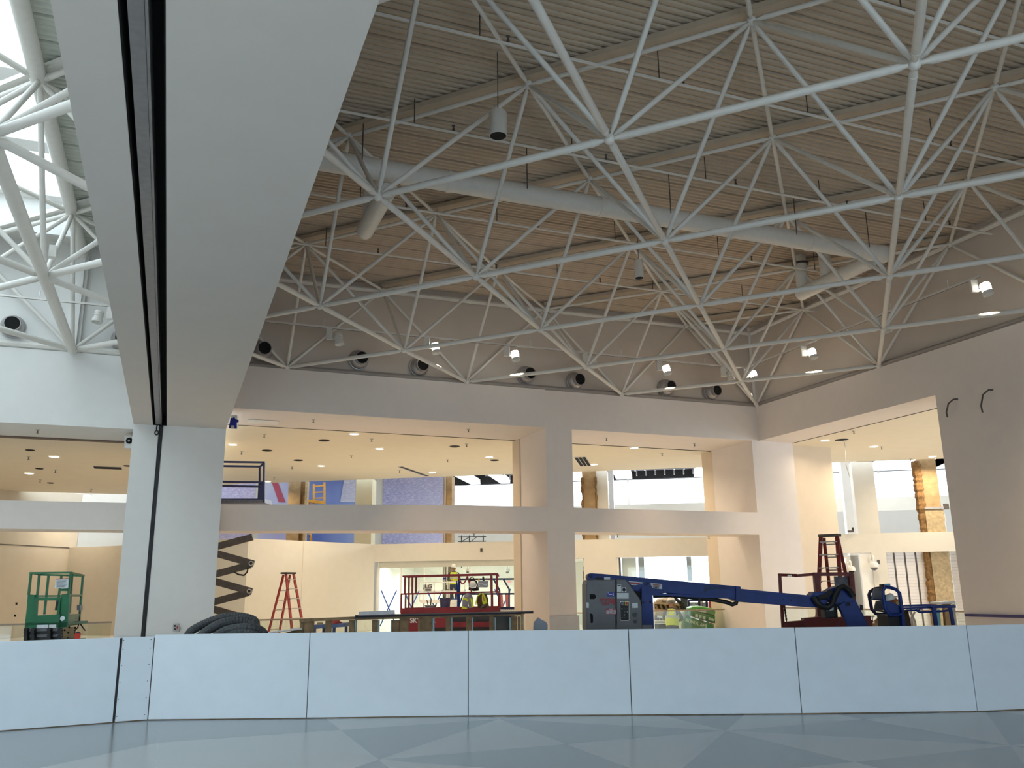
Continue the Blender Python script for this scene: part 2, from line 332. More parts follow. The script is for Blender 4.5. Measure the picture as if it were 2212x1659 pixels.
# ================================================================== SPACE FRAMES
def strut_mesh(name, L, r, n=9):
    m = MB().tube([(0, 0, .06), (0, 0, .13), (0, 0, .2), (0, 0, L-.2), (0, 0, L-.13), (0, 0, L-.06)], [r*.5, r*.6, r, r, r*.6, r*.5], n)
    m.tube([(0, 0, .26), (0, 0, .28)], r*1.08, n).tube([(0, 0, L-.28), (0, 0, L-.26)], r*1.08, n)
    return m
PROT = {}
def strut(kind, p, q, r, root):
    p, q = Vector(p), Vector(q); L = (q-p).length; key = (kind, round(L, 2), r)
    if key not in PROT:
        o = obj(kind, strut_mesh(kind, L, r), STEEL, None, None, True); o.parent = root; PROT[key] = o
    else:
        o = PROT[key].copy(); COL.objects.link(o); o.parent = root
    d = (q-p).normalized(); o.matrix_local = Matrix.Translation(p-root.location) @ d.to_track_quat('Z', 'Y').to_matrix().to_4x4()
def frame(root, X0, sgn, nk, ym, skip, bx=.058, tx=.043, wx=.043):
    nodeb = obj('node', MB().lathe([(.0, -.085), (.045, -.075), (.072, -.045), (.082, 0), (.072, .045), (.045, .075), (0, .085)], 10, (0, 0, 0)), STEEL, None, None, True); nodeb.parent = root
    first = True
    pos = lambda k, m: Vector((X0-sgn*QX*k, YA-.12-QY*m if m == 0 else YA-QY*m, 0))
    ins = lambda k, m: 0 <= k < nk and 0 <= m < ym
    for k in range(nk):
        for m in range(ym):
            even = (k+m) % 2 == skip; p = pos(k, m)
            if even: p.z = ZB
            else: p.z = ZT
            if first: nodeb.location = p-root.location; first = False
            else: inst(nodeb, root, p-root.location)
            for dk, dm in ((1, 1), (1, -1)):
                if ins(k+dk, m+dm):
                    q = pos(k+dk, m+dm); q.z = p.z
                    strut('bottom_chord' if even else 'top_chord', p, q, bx if even else tx, root)
                    if not even and dm == -sgn:
                        a, c = p+UP*.17, q+UP*.17
                        obj('purlin', MB().bar(a, c, .24, .10), DECK if skip == 0 else STEEL, root)
            if even:
                for dk, dm in ((1, 0), (-1, 0), (0, 1), (0, -1)):
                    if ins(k+dk, m+dm):
                        q = pos(k+dk, m+dm); q.z = ZT; strut('web_strut', p, q, wx, root)
sf = thing('space_frame', 'white tubular steel space frame under the brown ribbed roof of the right hall', 'roof frame', (10, 12, ZB))
frame(sf, XR-.05, 1, 8, 9, 0)
obj('edge_tube', MB().tube([(1.3, YA-.03, ZT), (XR, YA-.03, ZT)], .075, 8).tube([(XR-.03, YA, ZT), (XR-.03, -2, ZT)], .075, 8), STEEL, sf, None, True)
obj('corner_post', MB().tube([(XR-.08, YA-.08, ZB), (XR-.08, YA-.08, ZT)], .05, 8), STEEL, sf, None, True)
obj('edge_tube', MB().tube([(1.75, YA, ZT+.02), (1.75, -2, ZT+.02)], .11, 10), STEEL, sf, None, True)
sfl = thing('space_frame', 'bright white tubular space frame under the skylight of the left hall', 'roof frame', (-8, 12, ZB))
frame(sfl, -.10, 1, 6, 9, 1, .075, .06, .055)
obj('edge_chord', MB().tube([(-2.87, YA-.1, ZB), (-2.87, -2, ZB)], .12, 12), STEEL, sfl, None, True)
obj('edge_tube', MB().tube([(-2.9, YA, ZT+.05), (-2.9, -2, ZT+.05)], .15, 12), STEEL, sfl, None, True)
obj('junction_box', MB().box(-2.80, -2.66, 18.7, 18.85, ZB+.35, ZB+.6), STEEL, sfl)
# ================================================================== DUCTS, PIPES, PENDANTS
dz = 10.15
p0, p1 = PZ(690, 343, dz), PZ(1905, 550, dz); yd = (p0.y+p1.y)/2
du = thing('round_duct', 'long white round air duct crossing under the right hall roof', 'duct', (p0.x, yd, dz))
rd = .225
xs = [1.3, 4.9, 8.5, 12.1, 14.4, p1.x]
for k in range(5):
    obj('duct_section', MB().tube([(xs[k]+.02, yd, dz), (xs[k+1]-.02, yd, dz)], rd, 18), STEEL, du, None, True)
    obj('duct_collar', MB().tube([(xs[k+1]-.05, yd, dz), (xs[k+1]+.05, yd, dz)], rd*1.06, 18), STEEL, du, None, True)
    obj('hanger', MB().tube([(xs[k]+1.7, yd-.26, dz), (xs[k]+1.7, yd-.26, ZD)], .012, 5), ARM, du)
q1 = PZ(1705, 632, dz-.15)
d2 = thing('round_duct', 'short white round duct branch running towards the corner below the roof', 'duct', (p1.x-.3, yd+.3, dz-.15))
obj('duct_section', MB().tube([(p1.x-.25, yd+.2, dz-.15), (p1.x-.25, yd+1.2, dz-.15), (p1.x-.25, q1.y, dz-.15)], .2, 16), STEEL, d2, None, True)
for k, f in enumerate((.62, .96)):
    y = yd+(q1.y-yd)*f; obj('riser', MB().tube([(p1.x-.25, y, dz), (p1.x-.25, y, ZD+.06)], .17, 14), STEEL, d2, None, True)
    obj('riser_collar', MB().tube([(p1.x-.25, y, ZD-.25), (p1.x-.25, y, ZD-.2)], .23, 14), ARM, d2, None, True)
a, c = PZ(838, 418, 9.6), PZ(783, 500, 9.6); xm = (a.x+c.x)/2
d3 = thing('duct_outlet', 'short capped white duct stub hanging below the roof near the beam', 'duct', (xm, c.y, 9.6))
obj('duct_section', MB().tube([(xm, a.y-.1, 9.6), (xm, c.y, 9.6)], .19, 16).lathe([(.19, 0), (.16, .03), (0, .05)], 16, (xm, c.y, 9.6), (0, 1, 0)), STEEL, d3, None, True)
obj('riser', MB().tube([(xm, c.y-.55, 9.6), (xm, c.y-.55, ZD+.06)], .17, 14), STEEL, d3, None, True)
for k, y in enumerate((21.3, 18.3, 14.6, 11.6, 8.6)):
    t = thing('sprinkler_pipe', ['pipe nearest the far wall', 'second pipe from the far wall', 'middle pipe just before the big duct', 'fourth pipe from the far wall', 'pipe nearest the camera'][k]+', thin sprinkler line under the roof deck', 'pipe', (10, y, 10.55))
    obj('pipe', MB().tube([(1.4, y, 10.55), (XR-.2, y, 10.55)], .028, 6), STEEL, t)
    for x in (3.2, 6.6, 9.9, 13.1, 16.4):
        obj('hanger', MB().tube([(x+.3*k % 1, y, 10.55), (x+.3*k % 1, y, ZD)], .011, 5), ARM, t)
        obj('pipe_nozzle', MB().lathe([(.02, .0), (.03, .05), (.012, .08), (.035, .13)], 6, (x+1.4, y, 10.57)), ARM, t)
def pendant(c, r, h, ztop, label):
    t = thing('pendant_downlight', label, 'lamp', c)
    obj('housing', MB().lathe([(r, 0), (r, h-.02), (r*.9, h), (r*.55, h)], 24, c), STEEL, t, None, True)
    obj('reflector', MB().lathe([(r*.97, -.012), (r*.97, .005), (r*.9, .01), (r*.85, -.005)], 24, c, UP, False), WHITE, t, None, True)
    obj('opening', MB().lathe([(r*.9, -.008), (r*.5, -.006)], 24, c), DARK, t)
    obj('top_plate', MB().lathe([(r*.6, h), (r*.6, h+.02)], 16, c), BLACK, t)
    obj('cable', MB().tube([Vector(c)+UP*h, (c[0], c[1], ztop)], .008, 5), ARM, t)
ca = V(1076, 293, 13.5); pendant(ca, .158, .46, ZD, 'large white cylinder pendant on a thin cable near the beam')
cb = V(1381, 600, 21.0); pendant(cb, .125, .48, ZT, 'smaller white cylinder pendant further back under the roof')
# round air nozzles on the upper walls
def nozzle(c, label):
    t = thing('air_nozzle', label, 'air nozzle', c)
    x, y, z = c; a = (.10, -1, -.02)
    obj('flange', MB().lathe([(.31, -.01), (.31, .03), (.27, .04)], 22, c, a), GALV, t, None, True)
    obj('drum', MB().lathe([(.285, .0), (.275, .16), (.24, .22), (.20, .26), (.20, .40), (.185, .40), (.185, .10), (0, .10)], 22, c, a), GALV, t, None, True)
    obj('mouth', MB().lathe([(.18, .385), (0.05, .383)], 22, c, a), DARK, t)
noz = [(566, 758), (774, 778), (904, 793), (1134, 811), (1240, 824), (1436, 838), (1534, 847)]
oz = ['leftmost, half hidden by the beam', 'second from the beam', 'third from the beam', 'fourth, left of the pillar joint', 'fifth, right of the pillar joint', 'sixth, next to last before the corner', 'last one before the corner']
for (x, y), l in zip(noz, oz): nozzle(tuple(PY(x, y, YA+.07)), 'grey round air nozzle on the far wall, '+l)
nozzle(tuple(PY(28, 706, YA+.07)), 'large round air nozzle on the white wall of the left hall')
nozzle(tuple(PY(263, 736, YA+.07)), 'round air nozzle of the left hall peeking out beside the beam')
# track lights
def track(a, c, label, name='light_track'):
    t = thing(name, label, 'track', a)
    obj('rail', MB().bar(a, c, .05, .05), STEEL, t)
    obj('groove', MB().bar(Vector(a)-UP*.028, Vector(c)-UP*.028, .015, .006), ARM, t)
    n = 4
    for k in range(n+1):
        p = Vector(a).lerp(Vector(c), (k+.5)/(n+1)); obj('clip', MB().bar(p, p+UP*.22, .02, .02), STEEL, t)
TY, TX = 23.6, 18.0
ta, tb2, tc2 = PY(575, 694, TY), PY(1578, 797, TY), PX(2116, 588, TX)
track(tuple(ta), (TX, TY, ta.z), 'white light track along the far wall below the frame'); tzz = ta.z
track((TX, TY, tzz), (TX, tc2.y, tzz), 'white light track along the right wall below the frame')
track((-9, TY, tzz), (-1.3, TY, tzz), 'white light track in the bright left hall')
def spot(p, lit, label, side=(1, 0, 0), down=True):
    t = thing('track_spotlight', label, 'spotlight', tuple(p)); p = Vector(p); s = Vector(side)
    obj('driver_box', MB().bar(p-UP*.03, p-UP*.36, .17, .09), STEEL, t, None, False, None, .008)
    h = p+s*.27-UP*.30
    obj('yoke', MB().bar(p+s*.05-UP*.33, h-UP*.02, .02, .05), STEEL, t)
    ax = Vector((s.x*.15, s.y*.15-.12, -1)).normalized()
    obj('lamp_head', MB().lathe([(.06, -.16), (.11, -.13), (.11, .10)], 14, h, ax), STEEL if not lit else WHITE, t, None, True)
    obj('cooling_fins', MB().lathe([(.125, -.09), (.125, -.06), (.11, -.05)], 14, h, ax).lathe([(.125, -.02), (.125, .01), (.11, .02)], 14, h, ax), STEEL if not lit else GLOWT, t, None, True)
    obj('lens_ring', MB().lathe([(.135, .10), (.135, .19), (.115, .19), (.105, .12)], 14, h, ax), STEEL, t, None, True)
    if lit: obj('lamp', MB().lathe([(.112, -.12), (.114, .09)], 14, h, ax), GLOWT, t, 'lit glowing lamp body', True)
sp = [(712, 712, 0), (922, 733, 1), (1095, 752, 1), (1264, 770, 0), (1424, 785, 1), (1562, 796, 0)]
on = ['first from the beam, unlit', 'second from the beam, lit', 'third from the beam, lit', 'fourth from the beam, unlit', 'fifth from the beam, lit', 'last before the corner, unlit']
for (x, y, l), n in zip(sp, on): q = PY(x, y, TY); spot((q.x, TY, tzz), l, 'white track spotlight on the far wall track, '+n)
for (x, y, l), n in zip([(1610, 786, 1), (1734, 738, 1), (1890, 676, 0), (2100, 594, 1)], ['nearest the corner', 'second from the corner, brightly lit', 'third from the corner, unlit', 'farthest from the corner, lit']):
    q = PX(x, y, TX); spot((TX, q.y, tzz), l, 'white track spotlight on the right wall track, '+n, (.5, -.8, 0))
spot((PY(240, 662, TY).x, TY, tzz), 0, 'unlit white track spotlight at the edge of the beam in the left hall', (-1, 0, 0))
for k, (x, y, X) in enumerate([(2055, 862, 0), (2131, 842, 0)]):
    p = PX(x+14, y, XR); q = PX(x, y+(40 if k == 0 else 50), XR)
    tag(obj('flexible_conduit', MB().tube([p, p+Vector((-.10, .05, .0)), p+Vector((-.16, .18, -.1)), Vector((XR-.16, q.y, (p.z+q.z)/2-.1)), Vector((XR-.14, q.y, q.z))], .022, 7), ARM, None, None, True),
        ['lower grey flexible conduit stub hooked out of the right wall', 'upper grey flexible conduit stub hooked out of the right wall'][k], 'conduit')
# ================================================================== INTERIOR BEHIND THE WALLS
# lower ceiling slab behind wall A, bounded by the diagonal line of the shopfronts
cs = struct('ceiling_back', MB().prism([(1.2, YA+2.56, 6.83), (20.95, YA+2.5, 6.83), (20.95, 17.17, 6.83), (20.95, 10, 6.83), (46, 10, 6.83), LL(29, 0, 6.83), LL(-13.5, 0, 6.83), (1.2, 45.5, 6.83)], (0, 0, .35)), CEIL)
struct('trim_5', MB().box(1.2, 11.05, YA+2.545, YA+2.57, 6.815, 6.828).box(12, 19.15, YA+2.545, YA+2.57, 6.815, 6.828).box(20.945, 20.965, 17.17, YA+.5, 6.815, 6.828), JOINT)
struct('ceiling_side', MB().box(XL, -1.2, YA+2.1, 42, 6.08, 6.4).box(-1.2, 1.2, YA+3, 46, 6.08, 6.4), CEIL)
struct('trim_6', MB().box(XL, -1.25, YA+2.1, YA+2.35, 6.05, 6.078), mat('brown_shutter_track', (.14, .09, .07), .6, 0, .2), False)
# diagonal partition with shop fronts
TOPZ, HEADZ = 3.82, 3.03
sC = (PL(810, 1178).xy-L0.xy).dot(LE.xy)
def sL(x, y=1200, off=0): p = PL(x, y, off); return (p.xy-L0.xy).dot(LE.xy)
def wallL(m, s0, s1, z0, z1, off=0, t=.25): return m.prism([LL(s0, off, z0), LL(s1, off, z0), LL(s1, off+t, z0), LL(s0, off+t, z0)], (0, 0, z1-z0))
wd = struct('wall_diagonal', wallL(MB(), sC, 34, HEADZ, TOPZ), CREAM)
sA, sB, s1, s2 = sL(1116), sL(1290), sL(1330), sL(1550)
s3, s4, s5, s6 = sL(1818), sL(1866), sL(1914), sL(2075)
obj('wall_panel', wallL(MB(), sA+.9, sA+1.2, 0, HEADZ), CREAM, wd)
obj('wall_panel', wallL(MB(), sB-.6, s1, 0, HEADZ), CREAM, wd)
obj('wall_panel', wallL(MB(), s2+.6, s3, 0, HEADZ), CREAM, wd)
obj('wall_panel', wallL(MB(), s4+.3, s5, 0, HEADZ), CREAM, wd)
obj('wall_panel', wallL(MB(), s6+.1, 34, 0, HEADZ), CREAM, wd)
# partition turning towards the camera on the left of the glass shop
cA = PL(810, 1178); cA = Vector((cA.x, cA.y, 0)); cB = PZ(537, 1163, TOPZ); cB = Vector((cB.x, cB.y, 0)); dn = (cB-cA).normalized(); pn = Vector((-dn.y, dn.x, 0))
if pn.y < 0: pn = -pn
wp = struct('wall_partition', MB().prism([cA, cB, cB+pn*.25, cA+pn*.25], (0, 0, TOPZ)), CREAM)
mid = cA.lerp(cB, .6)
obj('panel_joint', MB().box(mid.x-.008, mid.x+.008, mid.y-.012, mid.y, 0, TOPZ), mat('faint_joint', (.62, .56, .45), .8, 0, 0), wp)
cD = cB+Vector((-3.2, 3.0, 0)); obj('wall_panel', MB().prism([cB, cD, cD+pn*.2, cB+pn*.2], (0, 0, TOPZ)), CREAM, wp)
# left wing back walls
wa, wbp, wcp = PZ(0, 1175, TOPZ), PZ(150, 1183, TOPZ), PZ(300, 1177, TOPZ)
g = lambda p: Vector((p.x, p.y, 0))
ws = struct('wall_side', MB().prism([g(wa)+(g(wa)-g(wbp))*1.5, g(wbp), g(wbp)+Vector((0, .3, 0)), g(wa)+(g(wa)-g(wbp))*1.5+Vector((0, .3, 0))], (0, 0, TOPZ)), BEIGE)
obj('wall_panel', MB().prism([g(wbp), g(wcp), g(wcp)+Vector((0, .3, 0)), g(wbp)+Vector((0, .3, 0))], (0, 0, TOPZ)), BEIGE, ws)
obj('wall_panel', MB().prism([g(wa)+(g(wa)-g(wbp))*1.5+Vector((0, .35, 0)), g(wbp)+Vector((.25, .4, 0)), g(wbp)+Vector((.25, .7, 0)), g(wa)+(g(wa)-g(wbp))*1.5+Vector((0, .7, 0))], (0, 0, 6.3)), BEIGE, ws)
obj('coping', MB().prism([g(wa)+(g(wa)-g(wbp))*1.5+Vector((0, -.04, TOPZ-.02)), g(wbp)+Vector((0, -.04, TOPZ-.02)), g(wbp)+Vector((0, .1, TOPZ-.02)), g(wa)+(g(wa)-g(wbp))*1.5+Vector((0, .1, TOPZ-.02))], (0, 0, .03)), JOINT, ws)
# far hall beyond the diagonal: window wall, dark exposed ceiling with white beams, mural wall
OFF, FZ = 14, 8.15
sfar = sL(960, 1100, OFF)
wf = struct('wall_far', wallL(wallL(wallL(wallL(MB(), sfar, 40, 3.9, 6.62, OFF, .4), sfar, sL(1225, 1200, OFF), 0, 3.9, OFF, .4), sL(1620, 1200, OFF), 40, 0, 3.9, OFF, .4), sfar, 40, 0, .9, OFF, .4), CREAM)
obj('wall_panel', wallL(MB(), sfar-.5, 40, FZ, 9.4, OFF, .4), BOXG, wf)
for s in (4.6, 14.2, 19.0, 25, 31): obj('window_post', wallL(MB(), s, s+.14, 6.62, FZ, OFF+.1, .15), WHITE, wf)
obj('window_post', wallL(MB(), 12.2, 13.6, 6.62, FZ, OFF-.1, .4), WALL, wf)
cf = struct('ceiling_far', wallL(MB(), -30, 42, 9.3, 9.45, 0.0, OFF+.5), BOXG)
for s in (-1.6, 1.3, 4.0, 8.6, 11.5, 13.2, 17, 21, 25, 29): obj('soffit_beam', MB().prism([LL(s, .2, FZ), LL(s+.95, .2, FZ), LL(s+.95, OFF, FZ), LL(s, OFF, FZ)], (0, 0, .3)), WHITE, cf)
for q_ in ([(978, 1027), (1003, 1026), (1043, 1049), (1024, 1050)], [(1050, 1024), (1070, 1022), (1104, 1045), (1086, 1047)]): obj('soffit_beam', MB().prism([PZ(x, y, FZ) for x, y in q_], (0, 0, .3)), WHITE, cf)
obj('soffit_panel', wallL(MB(), 13.2, 42, FZ, FZ+.1, .2, OFF-.2), WHITE, cf)
for o_ in (4.0, 8.0, 11.0, 13.2):
    for k in range(30):
        s = -3+k*.55; obj('stud', MB().bar(LL(s, o_, FZ+.1), LL(s, o_, 9.3), .07, .07), STUD, cf) if s < 13 else None
    obj('channel', MB().bar(LL(-4, o_, FZ+.45), LL(13, o_, FZ+.45), .06, .1), STUD, cf)
for k in range(7): obj('joist', MB().bar(LL(-3.5+k*2.4, 1, 9.0), LL(-1.5+k*2.4, 13, 8.7), .12, .18), STUD, cf)
# columns near the ceiling edge
def column(px0, px1, y, m, name, lab, off=.15, z1=6.9, depth=.6, torn=None):
    s0, s1_ = sL(px0, y, off), sL(px1, y, off)
    o = struct(name, MB().prism([LL(s0, off, 0), LL(s1_, off, 0), LL(s1_, off+depth, 0), LL(s0, off+depth, 0)], (0, 0, z1)), m)
    return o, s0, s1_
def pillar(px0, px1, y, m, label, off=.3, z1=6.9, z0=0, depth=.55, cat='column'):
    s0, s1_ = sL(px0, y, off), sL(px1, y, off); bs = LL((s0+s1_)/2, off+depth/2, z0)
    t = thing('column', label, cat, bs)
    obj('cladding', wallL(MB(), s0, s1_, z0, z1, off, depth), m, t); return t, s0, s1_, off
t, s0, s1_, o_ = pillar(1258, 1288, 1060, BROWN, 'brown unfinished gypsum clad column behind the boom lift, right of the pillar', .3)
obj('torn_edge', MB().tube([LL(s1_-.01+random.uniform(-.02, .02), o_-.02, .12*k) for k in range(56)], [.05+random.uniform(-.02, .025) for _ in range(56)], 6), BROWND, t)
obj('torn_edge', MB().tube([LL(s0+random.uniform(-.02, .02), o_-.02, .12*k) for k in range(56)], [.05+random.uniform(-.02, .025) for _ in range(56)], 6), BROWND, t)
obj('band', wallL(MB(), s0-.02, s1_+.02, 4.12, 4.22, o_-.03, .1), BROWND, t)
pillar(1289, 1313, 1060, CREAM, 'cream painted column right beside the brown gypsum column', .5)
pillar(1315, 1325, 1060, mat('grey_pipe_casing', (.5, .49, .5), .6, 0, .05), 'thin grey column beside the cream painted column', 3.5, FZ)
t, s0, s1_, o_ = pillar(958, 976, 1060, BROWN, 'narrow brown column in front of the bright windows, with a pale strap', .4)
obj('strap', wallL(MB(), s0-.06, s1_+.03, 5.30, 5.37, o_-.04, .1), WHITE, t); obj('pipe', MB().tube([LL(s0+.1, o_-.06, 0), LL(s0+.1, o_-.06, 6.9)], .035, 6), ALU, t)
pillar(768, 803, 1100, mat('olive_cream_paint', (.62, .58, .42), .8, 0, .02), 'wide cream column between two blue murals', .5, 6.9)
t, s0, s1_, o_ = pillar(622, 648, 1075, BROWN, 'brown column beside the yellow lift railing', .5)
obj('open_stud', wallL(MB(), s1_, s1_+.24, 0, 6.9, o_+.1, .3), BROWND, t); obj('stud', wallL(MB(), s1_+.24, s1_+.36, 0, 6.9, o_, .2), WOODP, t)
# the torn column in the right opening
t, s0, s1_, o_ = pillar(1996, 2034, 1100, BROWN, 'tall half stripped brown column in the opening of the right wall', .3)
obj('torn_side', MB().tube([LL(s0-.10+random.uniform(-.02, .02), o_+.05, .1*k) for k in range(69)], [.15+(.04 if k > 46 else 0)+random.uniform(-.025, .025) for k in range(69)], 7), BROWND, t)
obj('lower_board', wallL(MB(), s0+.02, s1_+.05, 0, 4.75, o_-.06, .06), WOODP, t)
obj('clamp', wallL(MB(), s0, s1_+.2, 4.78, 4.86, o_-.1, .1), GALV, t); obj('clamp_box', wallL(MB(), s1_+.08, s1_+.26, 4.75, 4.98, o_-.14, .15), ARM, t)
obj('torn_edge', MB().tube([LL(s1_+.05+random.uniform(-.02, .02), o_-.04, .1*k) for k in range(47)], [.045+random.uniform(-.02, .02) for _ in range(47)], 6), ALU, t)
pillar(1847, 1894, 1080, CREAM, 'smooth cream column in the opening of the right wall', .6, 6.9)
pillar(1824, 1846, 1080, WALL, 'white column left of the smooth cream column in the right opening', 3.0, FZ)
# low parapet seen through the right opening
struct('wall_low', wallL(MB(), sL(1790, 1090, 7), 44, 0, 5.3, 7, .3), WALL)
# mural wall
mw0, mw1 = V(470, 1040, 44.5), V(962, 1040, 49); mw0.z = mw1.z = 0; md = (mw1-mw0).normalized(); mn = Vector((md.y, -md.x, 0))
struct('wall_mural', MB().prism([mw0-md*8, mw1, mw1-mn*.3, mw0-md*8-mn*.3], (0, 0, 9.2)), CREAM)
def PM(x, y, d=0): r = ray(x, y); q = mw0+mn*d; k = (q-E0).dot(mn)/r.dot(mn); return E0+r*k
def mural(x0, x1, z0, z1, m, label):
    a, c = PM(x0, 1100, .03), PM(x1, 1100, .03); t = thing('mural_panel', label, 'mural', ((a.x+c.x)/2, (a.y+c.y)/2, z0), 0)
    a = Vector((a.x, a.y, z0)); c = Vector((c.x, c.y, z0)); obj('panel', MB().prism([a, c, c+mn*.03, a+mn*.03], (0, 0, z1-z0)), m, t); return t, a, c
BL, LAV, PAL, VIO = (.05, .10, .42), (.36, .36, .66), (.55, .58, .74), (.34, .2, .5)
t, a, c = mural(474, 549, 2.2, 9, mural_mat('mural_text_lavender', [(.35, (.42, .36, .52)), (.6, LAV)], .2, .5, 3), 'lavender mural crowded with fine pale lettering behind the navy lift')
t, a, c = mural(560, 622, 2.2, 9, mural_mat('mural_sky', [(.3, LAV), (.55, PAL), (.75, (.2, .26, .58))], .25, 0, 5), 'pale blue mural crossed by a red diagonal stripe')
e = c-a
obj('red_stripe', MB().prism([a+e*.02+UP*6.6+mn*.05, a+e*.2+UP*6.6+mn*.05, a+e*.9+UP*4.2+mn*.05, a+e*.66+UP*4.2+mn*.05], mn*.02), mat('mural_red', (.42, .07, .12), .6, 0, .05), t)
t, a, c = mural(650, 766, 2.2, 9, mural_mat('mural_blue', [(.3, BL), (.5, (.22, .30, .62)), (.7, PAL)], .18, .0, 9), 'deep blue mural behind the yellow lift railing')
e = c-a
obj('lettering_block', MB().prism([a+e*.72+UP*4.3+mn*.05, a+e*1+UP*4.3+mn*.05, a+e*1+UP*6.4+mn*.05, a+e*.78+UP*5.6+mn*.05], mn*.02), mural_mat('mural_text_pale', [(.4, (.45, .46, .66)), (.6, (.55, .56, .72))], .5, .6, 1), t)
mural(827, 958, 2.2, 9, mural_mat('mural_text_violet', [(.35, (.30, .30, .55)), (.6, (.46, .44, .66)), (.8, (.60, .58, .74))], .15, .5, 12), 'violet blue mural with fine pale lettering, fading towards the bright windows')
t = thing('mural_panel', 'blue mural low behind the left wing partition', 'mural', tuple(V(215, 1170, 48)))
p = V(165, 1190, 46); q = V(300, 1190, 46); obj('panel', MB().prism([(p.x, p.y, 2.5), (q.x, q.y, 2.5), (q.x, q.y+.1, 2.5), (p.x, p.y+.1, 2.5)], (0, 0, 4.2)), mural_mat('mural_blue_left', [(.3, BL), (.55, (.14, .22, .58)), (.75, (.45, .5, .72))], .22, 0, 2), t)
# ------------------------------------------------------------------ glass shop on the left of the diagonal
sg = [sL(x) for x in (818, 866, 915.5, 965, 1013.5)]+[sA+.9]
t = thing('glass_shopfront', 'frameless glass shopfront with blue tape crosses behind the red lift', 'shopfront', LL(sg[0], .1, 0))
for k in range(5):
    pn_ = obj('glass_pane', wallL(MB(), sg[k]+.01, sg[k+1]-.01, 0, HEADZ-.25, .1, .015), GLASS, t)
    cx = (sg[k]+sg[k+1])/2 - .03
    obj('tape_mark', MB().bar(LL(cx-.38, .08, .2), LL(cx+.36, .08, 1.75), .05, .012, LN).bar(LL(cx+.38, .085, .2), LL(cx-.36, .085, 1.75), .05, .012, LN), BTAPE, pn_)
    obj('joint', wallL(MB(), sg[k]-.03, sg[k]+.03, 0, HEADZ-.25, .08, .06), WHITE, t)
obj('head_rail', wallL(MB(), sg[0], sg[-1], HEADZ-.27, HEADZ, .05, .15), mat('grey_green_head', (.52, .52, .46), .6, 0, .03), t)
obj('tape_strip', wallL(MB(), sL(957), sL(965)-.05, 2.2, 2.28, .06, .02), TAPEB, t)
SHOP = mat('shop_wall', (.78, .79, .74), .7, 0, .02)
sh = struct('wall_shop', wallL(MB(), sg[0]-.2, sA+4, 0, HEADZ, 6, .2), SHOP)
obj('shop_ceiling', MB().prism([LL(sg[0]-.2, .3, HEADZ), LL(sA+4, .3, HEADZ), LL(sA+4, 6, HEADZ), LL(sg[0]-.2, 6, HEADZ)], (0, 0, .1)), SHOP, sh)
obj('shop_side', MB().prism([LL(sg[0]-.2, .3, 0), LL(sg[0]-.1, .3, 0), LL(sg[0]-.1, 6, 0), LL(sg[0]-.2, 6, 0)], (0, 0, HEADZ)), SHOP, sh)
for k, (s, o_) in enumerate([(-6, 1.2), (-3.5, 1.2), (-1.2, 1.5), (-5, 3.5), (-2, 3.5), (.6, 3)]):
    tag(obj('shop_downlight', MB().lathe([(.16, -.02), (.16, .02)], 14, LL(s, o_, HEADZ-.02)), GLOW), 'round lit downlight in the glass shop ceiling', 'lamp', 'downlights in the glass shop')
# tile shop, centre shop and doorway in the right opening
t = thing('tiled_display_wall', 'white brick tiled display wall with dark vertical slots in the right opening', 'tile wall', LL(s5, .5, 0))
obj('backing', wallL(MB(), s5, s6+.2, 0, HEADZ, .56, .1), mat('tile_mortar', (.60, .57, .58), .9, 0, .05), t)
nb = 24; hh = HEADZ/nb; npan = 7; pw = (s6+.1-s5)/npan
tm = MB()
tl = None
for k in range(npan):
    for j in range(nb):
        r0, r1 = s5+k*pw+.035, s5+(k+1)*pw-.035
        if k*nb+j < 298: obj('wall_tile', wallL(MB(), r0, r1, j*hh+.006, (j+1)*hh-.001, .5+random.uniform(-.006, .006), .06), TILE, t)
for k in range(1, npan): obj('slot_rail', wallL(MB(), s5+k*pw-.03, s5+k*pw+.03, 0, HEADZ, .49, .03), ARM, t)
obj('small_sign', wallL(MB(), s5+2.6*pw, s5+3.3*pw, .78, .9, .46, .03), GALV, t)
sd = struct('wall_shop_right', wallL(MB(), s3-.3, s4+.6, 0, HEADZ, 3, .1), CREAM)
obj('side_door_leaf', wallL(MB(), s4-.15, s4+.3, 0, HEADZ, .05, .08), WHITE, sd)
tag(obj('shop_ceiling_light', wallL(MB(), s3+.02, s4-.2, HEADZ-.32, HEADZ-.12, 2.9, .05), GLOWS), 'glowing warm ceiling cove inside the doorway behind the tall ladder', 'lamp')
cx0 = sL(1336)
wn3 = struct('window_3', wallL(MB(), s1+.2, s2+.5, .1, HEADZ-.05, .12, .02), GLASS)
obj('window_frame', wallL(MB(), s1, s1+.12, 0, HEADZ, .05, .2), WHITE, wn3); obj('window_frame', wallL(MB(), s1+.12, s1+.2, 0, HEADZ, .04, .1), ARM, wn3)
obj('curtain_panel', wallL(MB(), s1+.24, s1+.85, 0, HEADZ, .3, .05), TILE, wn3)
obj('window_post', wallL(MB(), s1+.95, s1+1.2, 0, HEADZ, .3, .1), GALV, wn3); obj('window_post', wallL(MB(), sL(1483), sL(1493), 2.0, HEADZ, .5, .1), GALV, wn3)
obj('transom', wallL(MB(), s1+.9, sL(1515), 1.78, 1.9, .4, .1), WOODP, wn3)
obj('door_leaf', wallL(MB(), sL(1465), sL(1481), .0, 1.7, .8, .05), DKCL, wn3); obj('timber_post', wallL(MB(), sL(1503), sL(1513), 0, 1.78, .6, .1), WOODP, wn3)
struct('window_4', wallL(MB(), sA+1.2, sB-.6, 0, HEADZ-.1, .12, .02), GLASS)
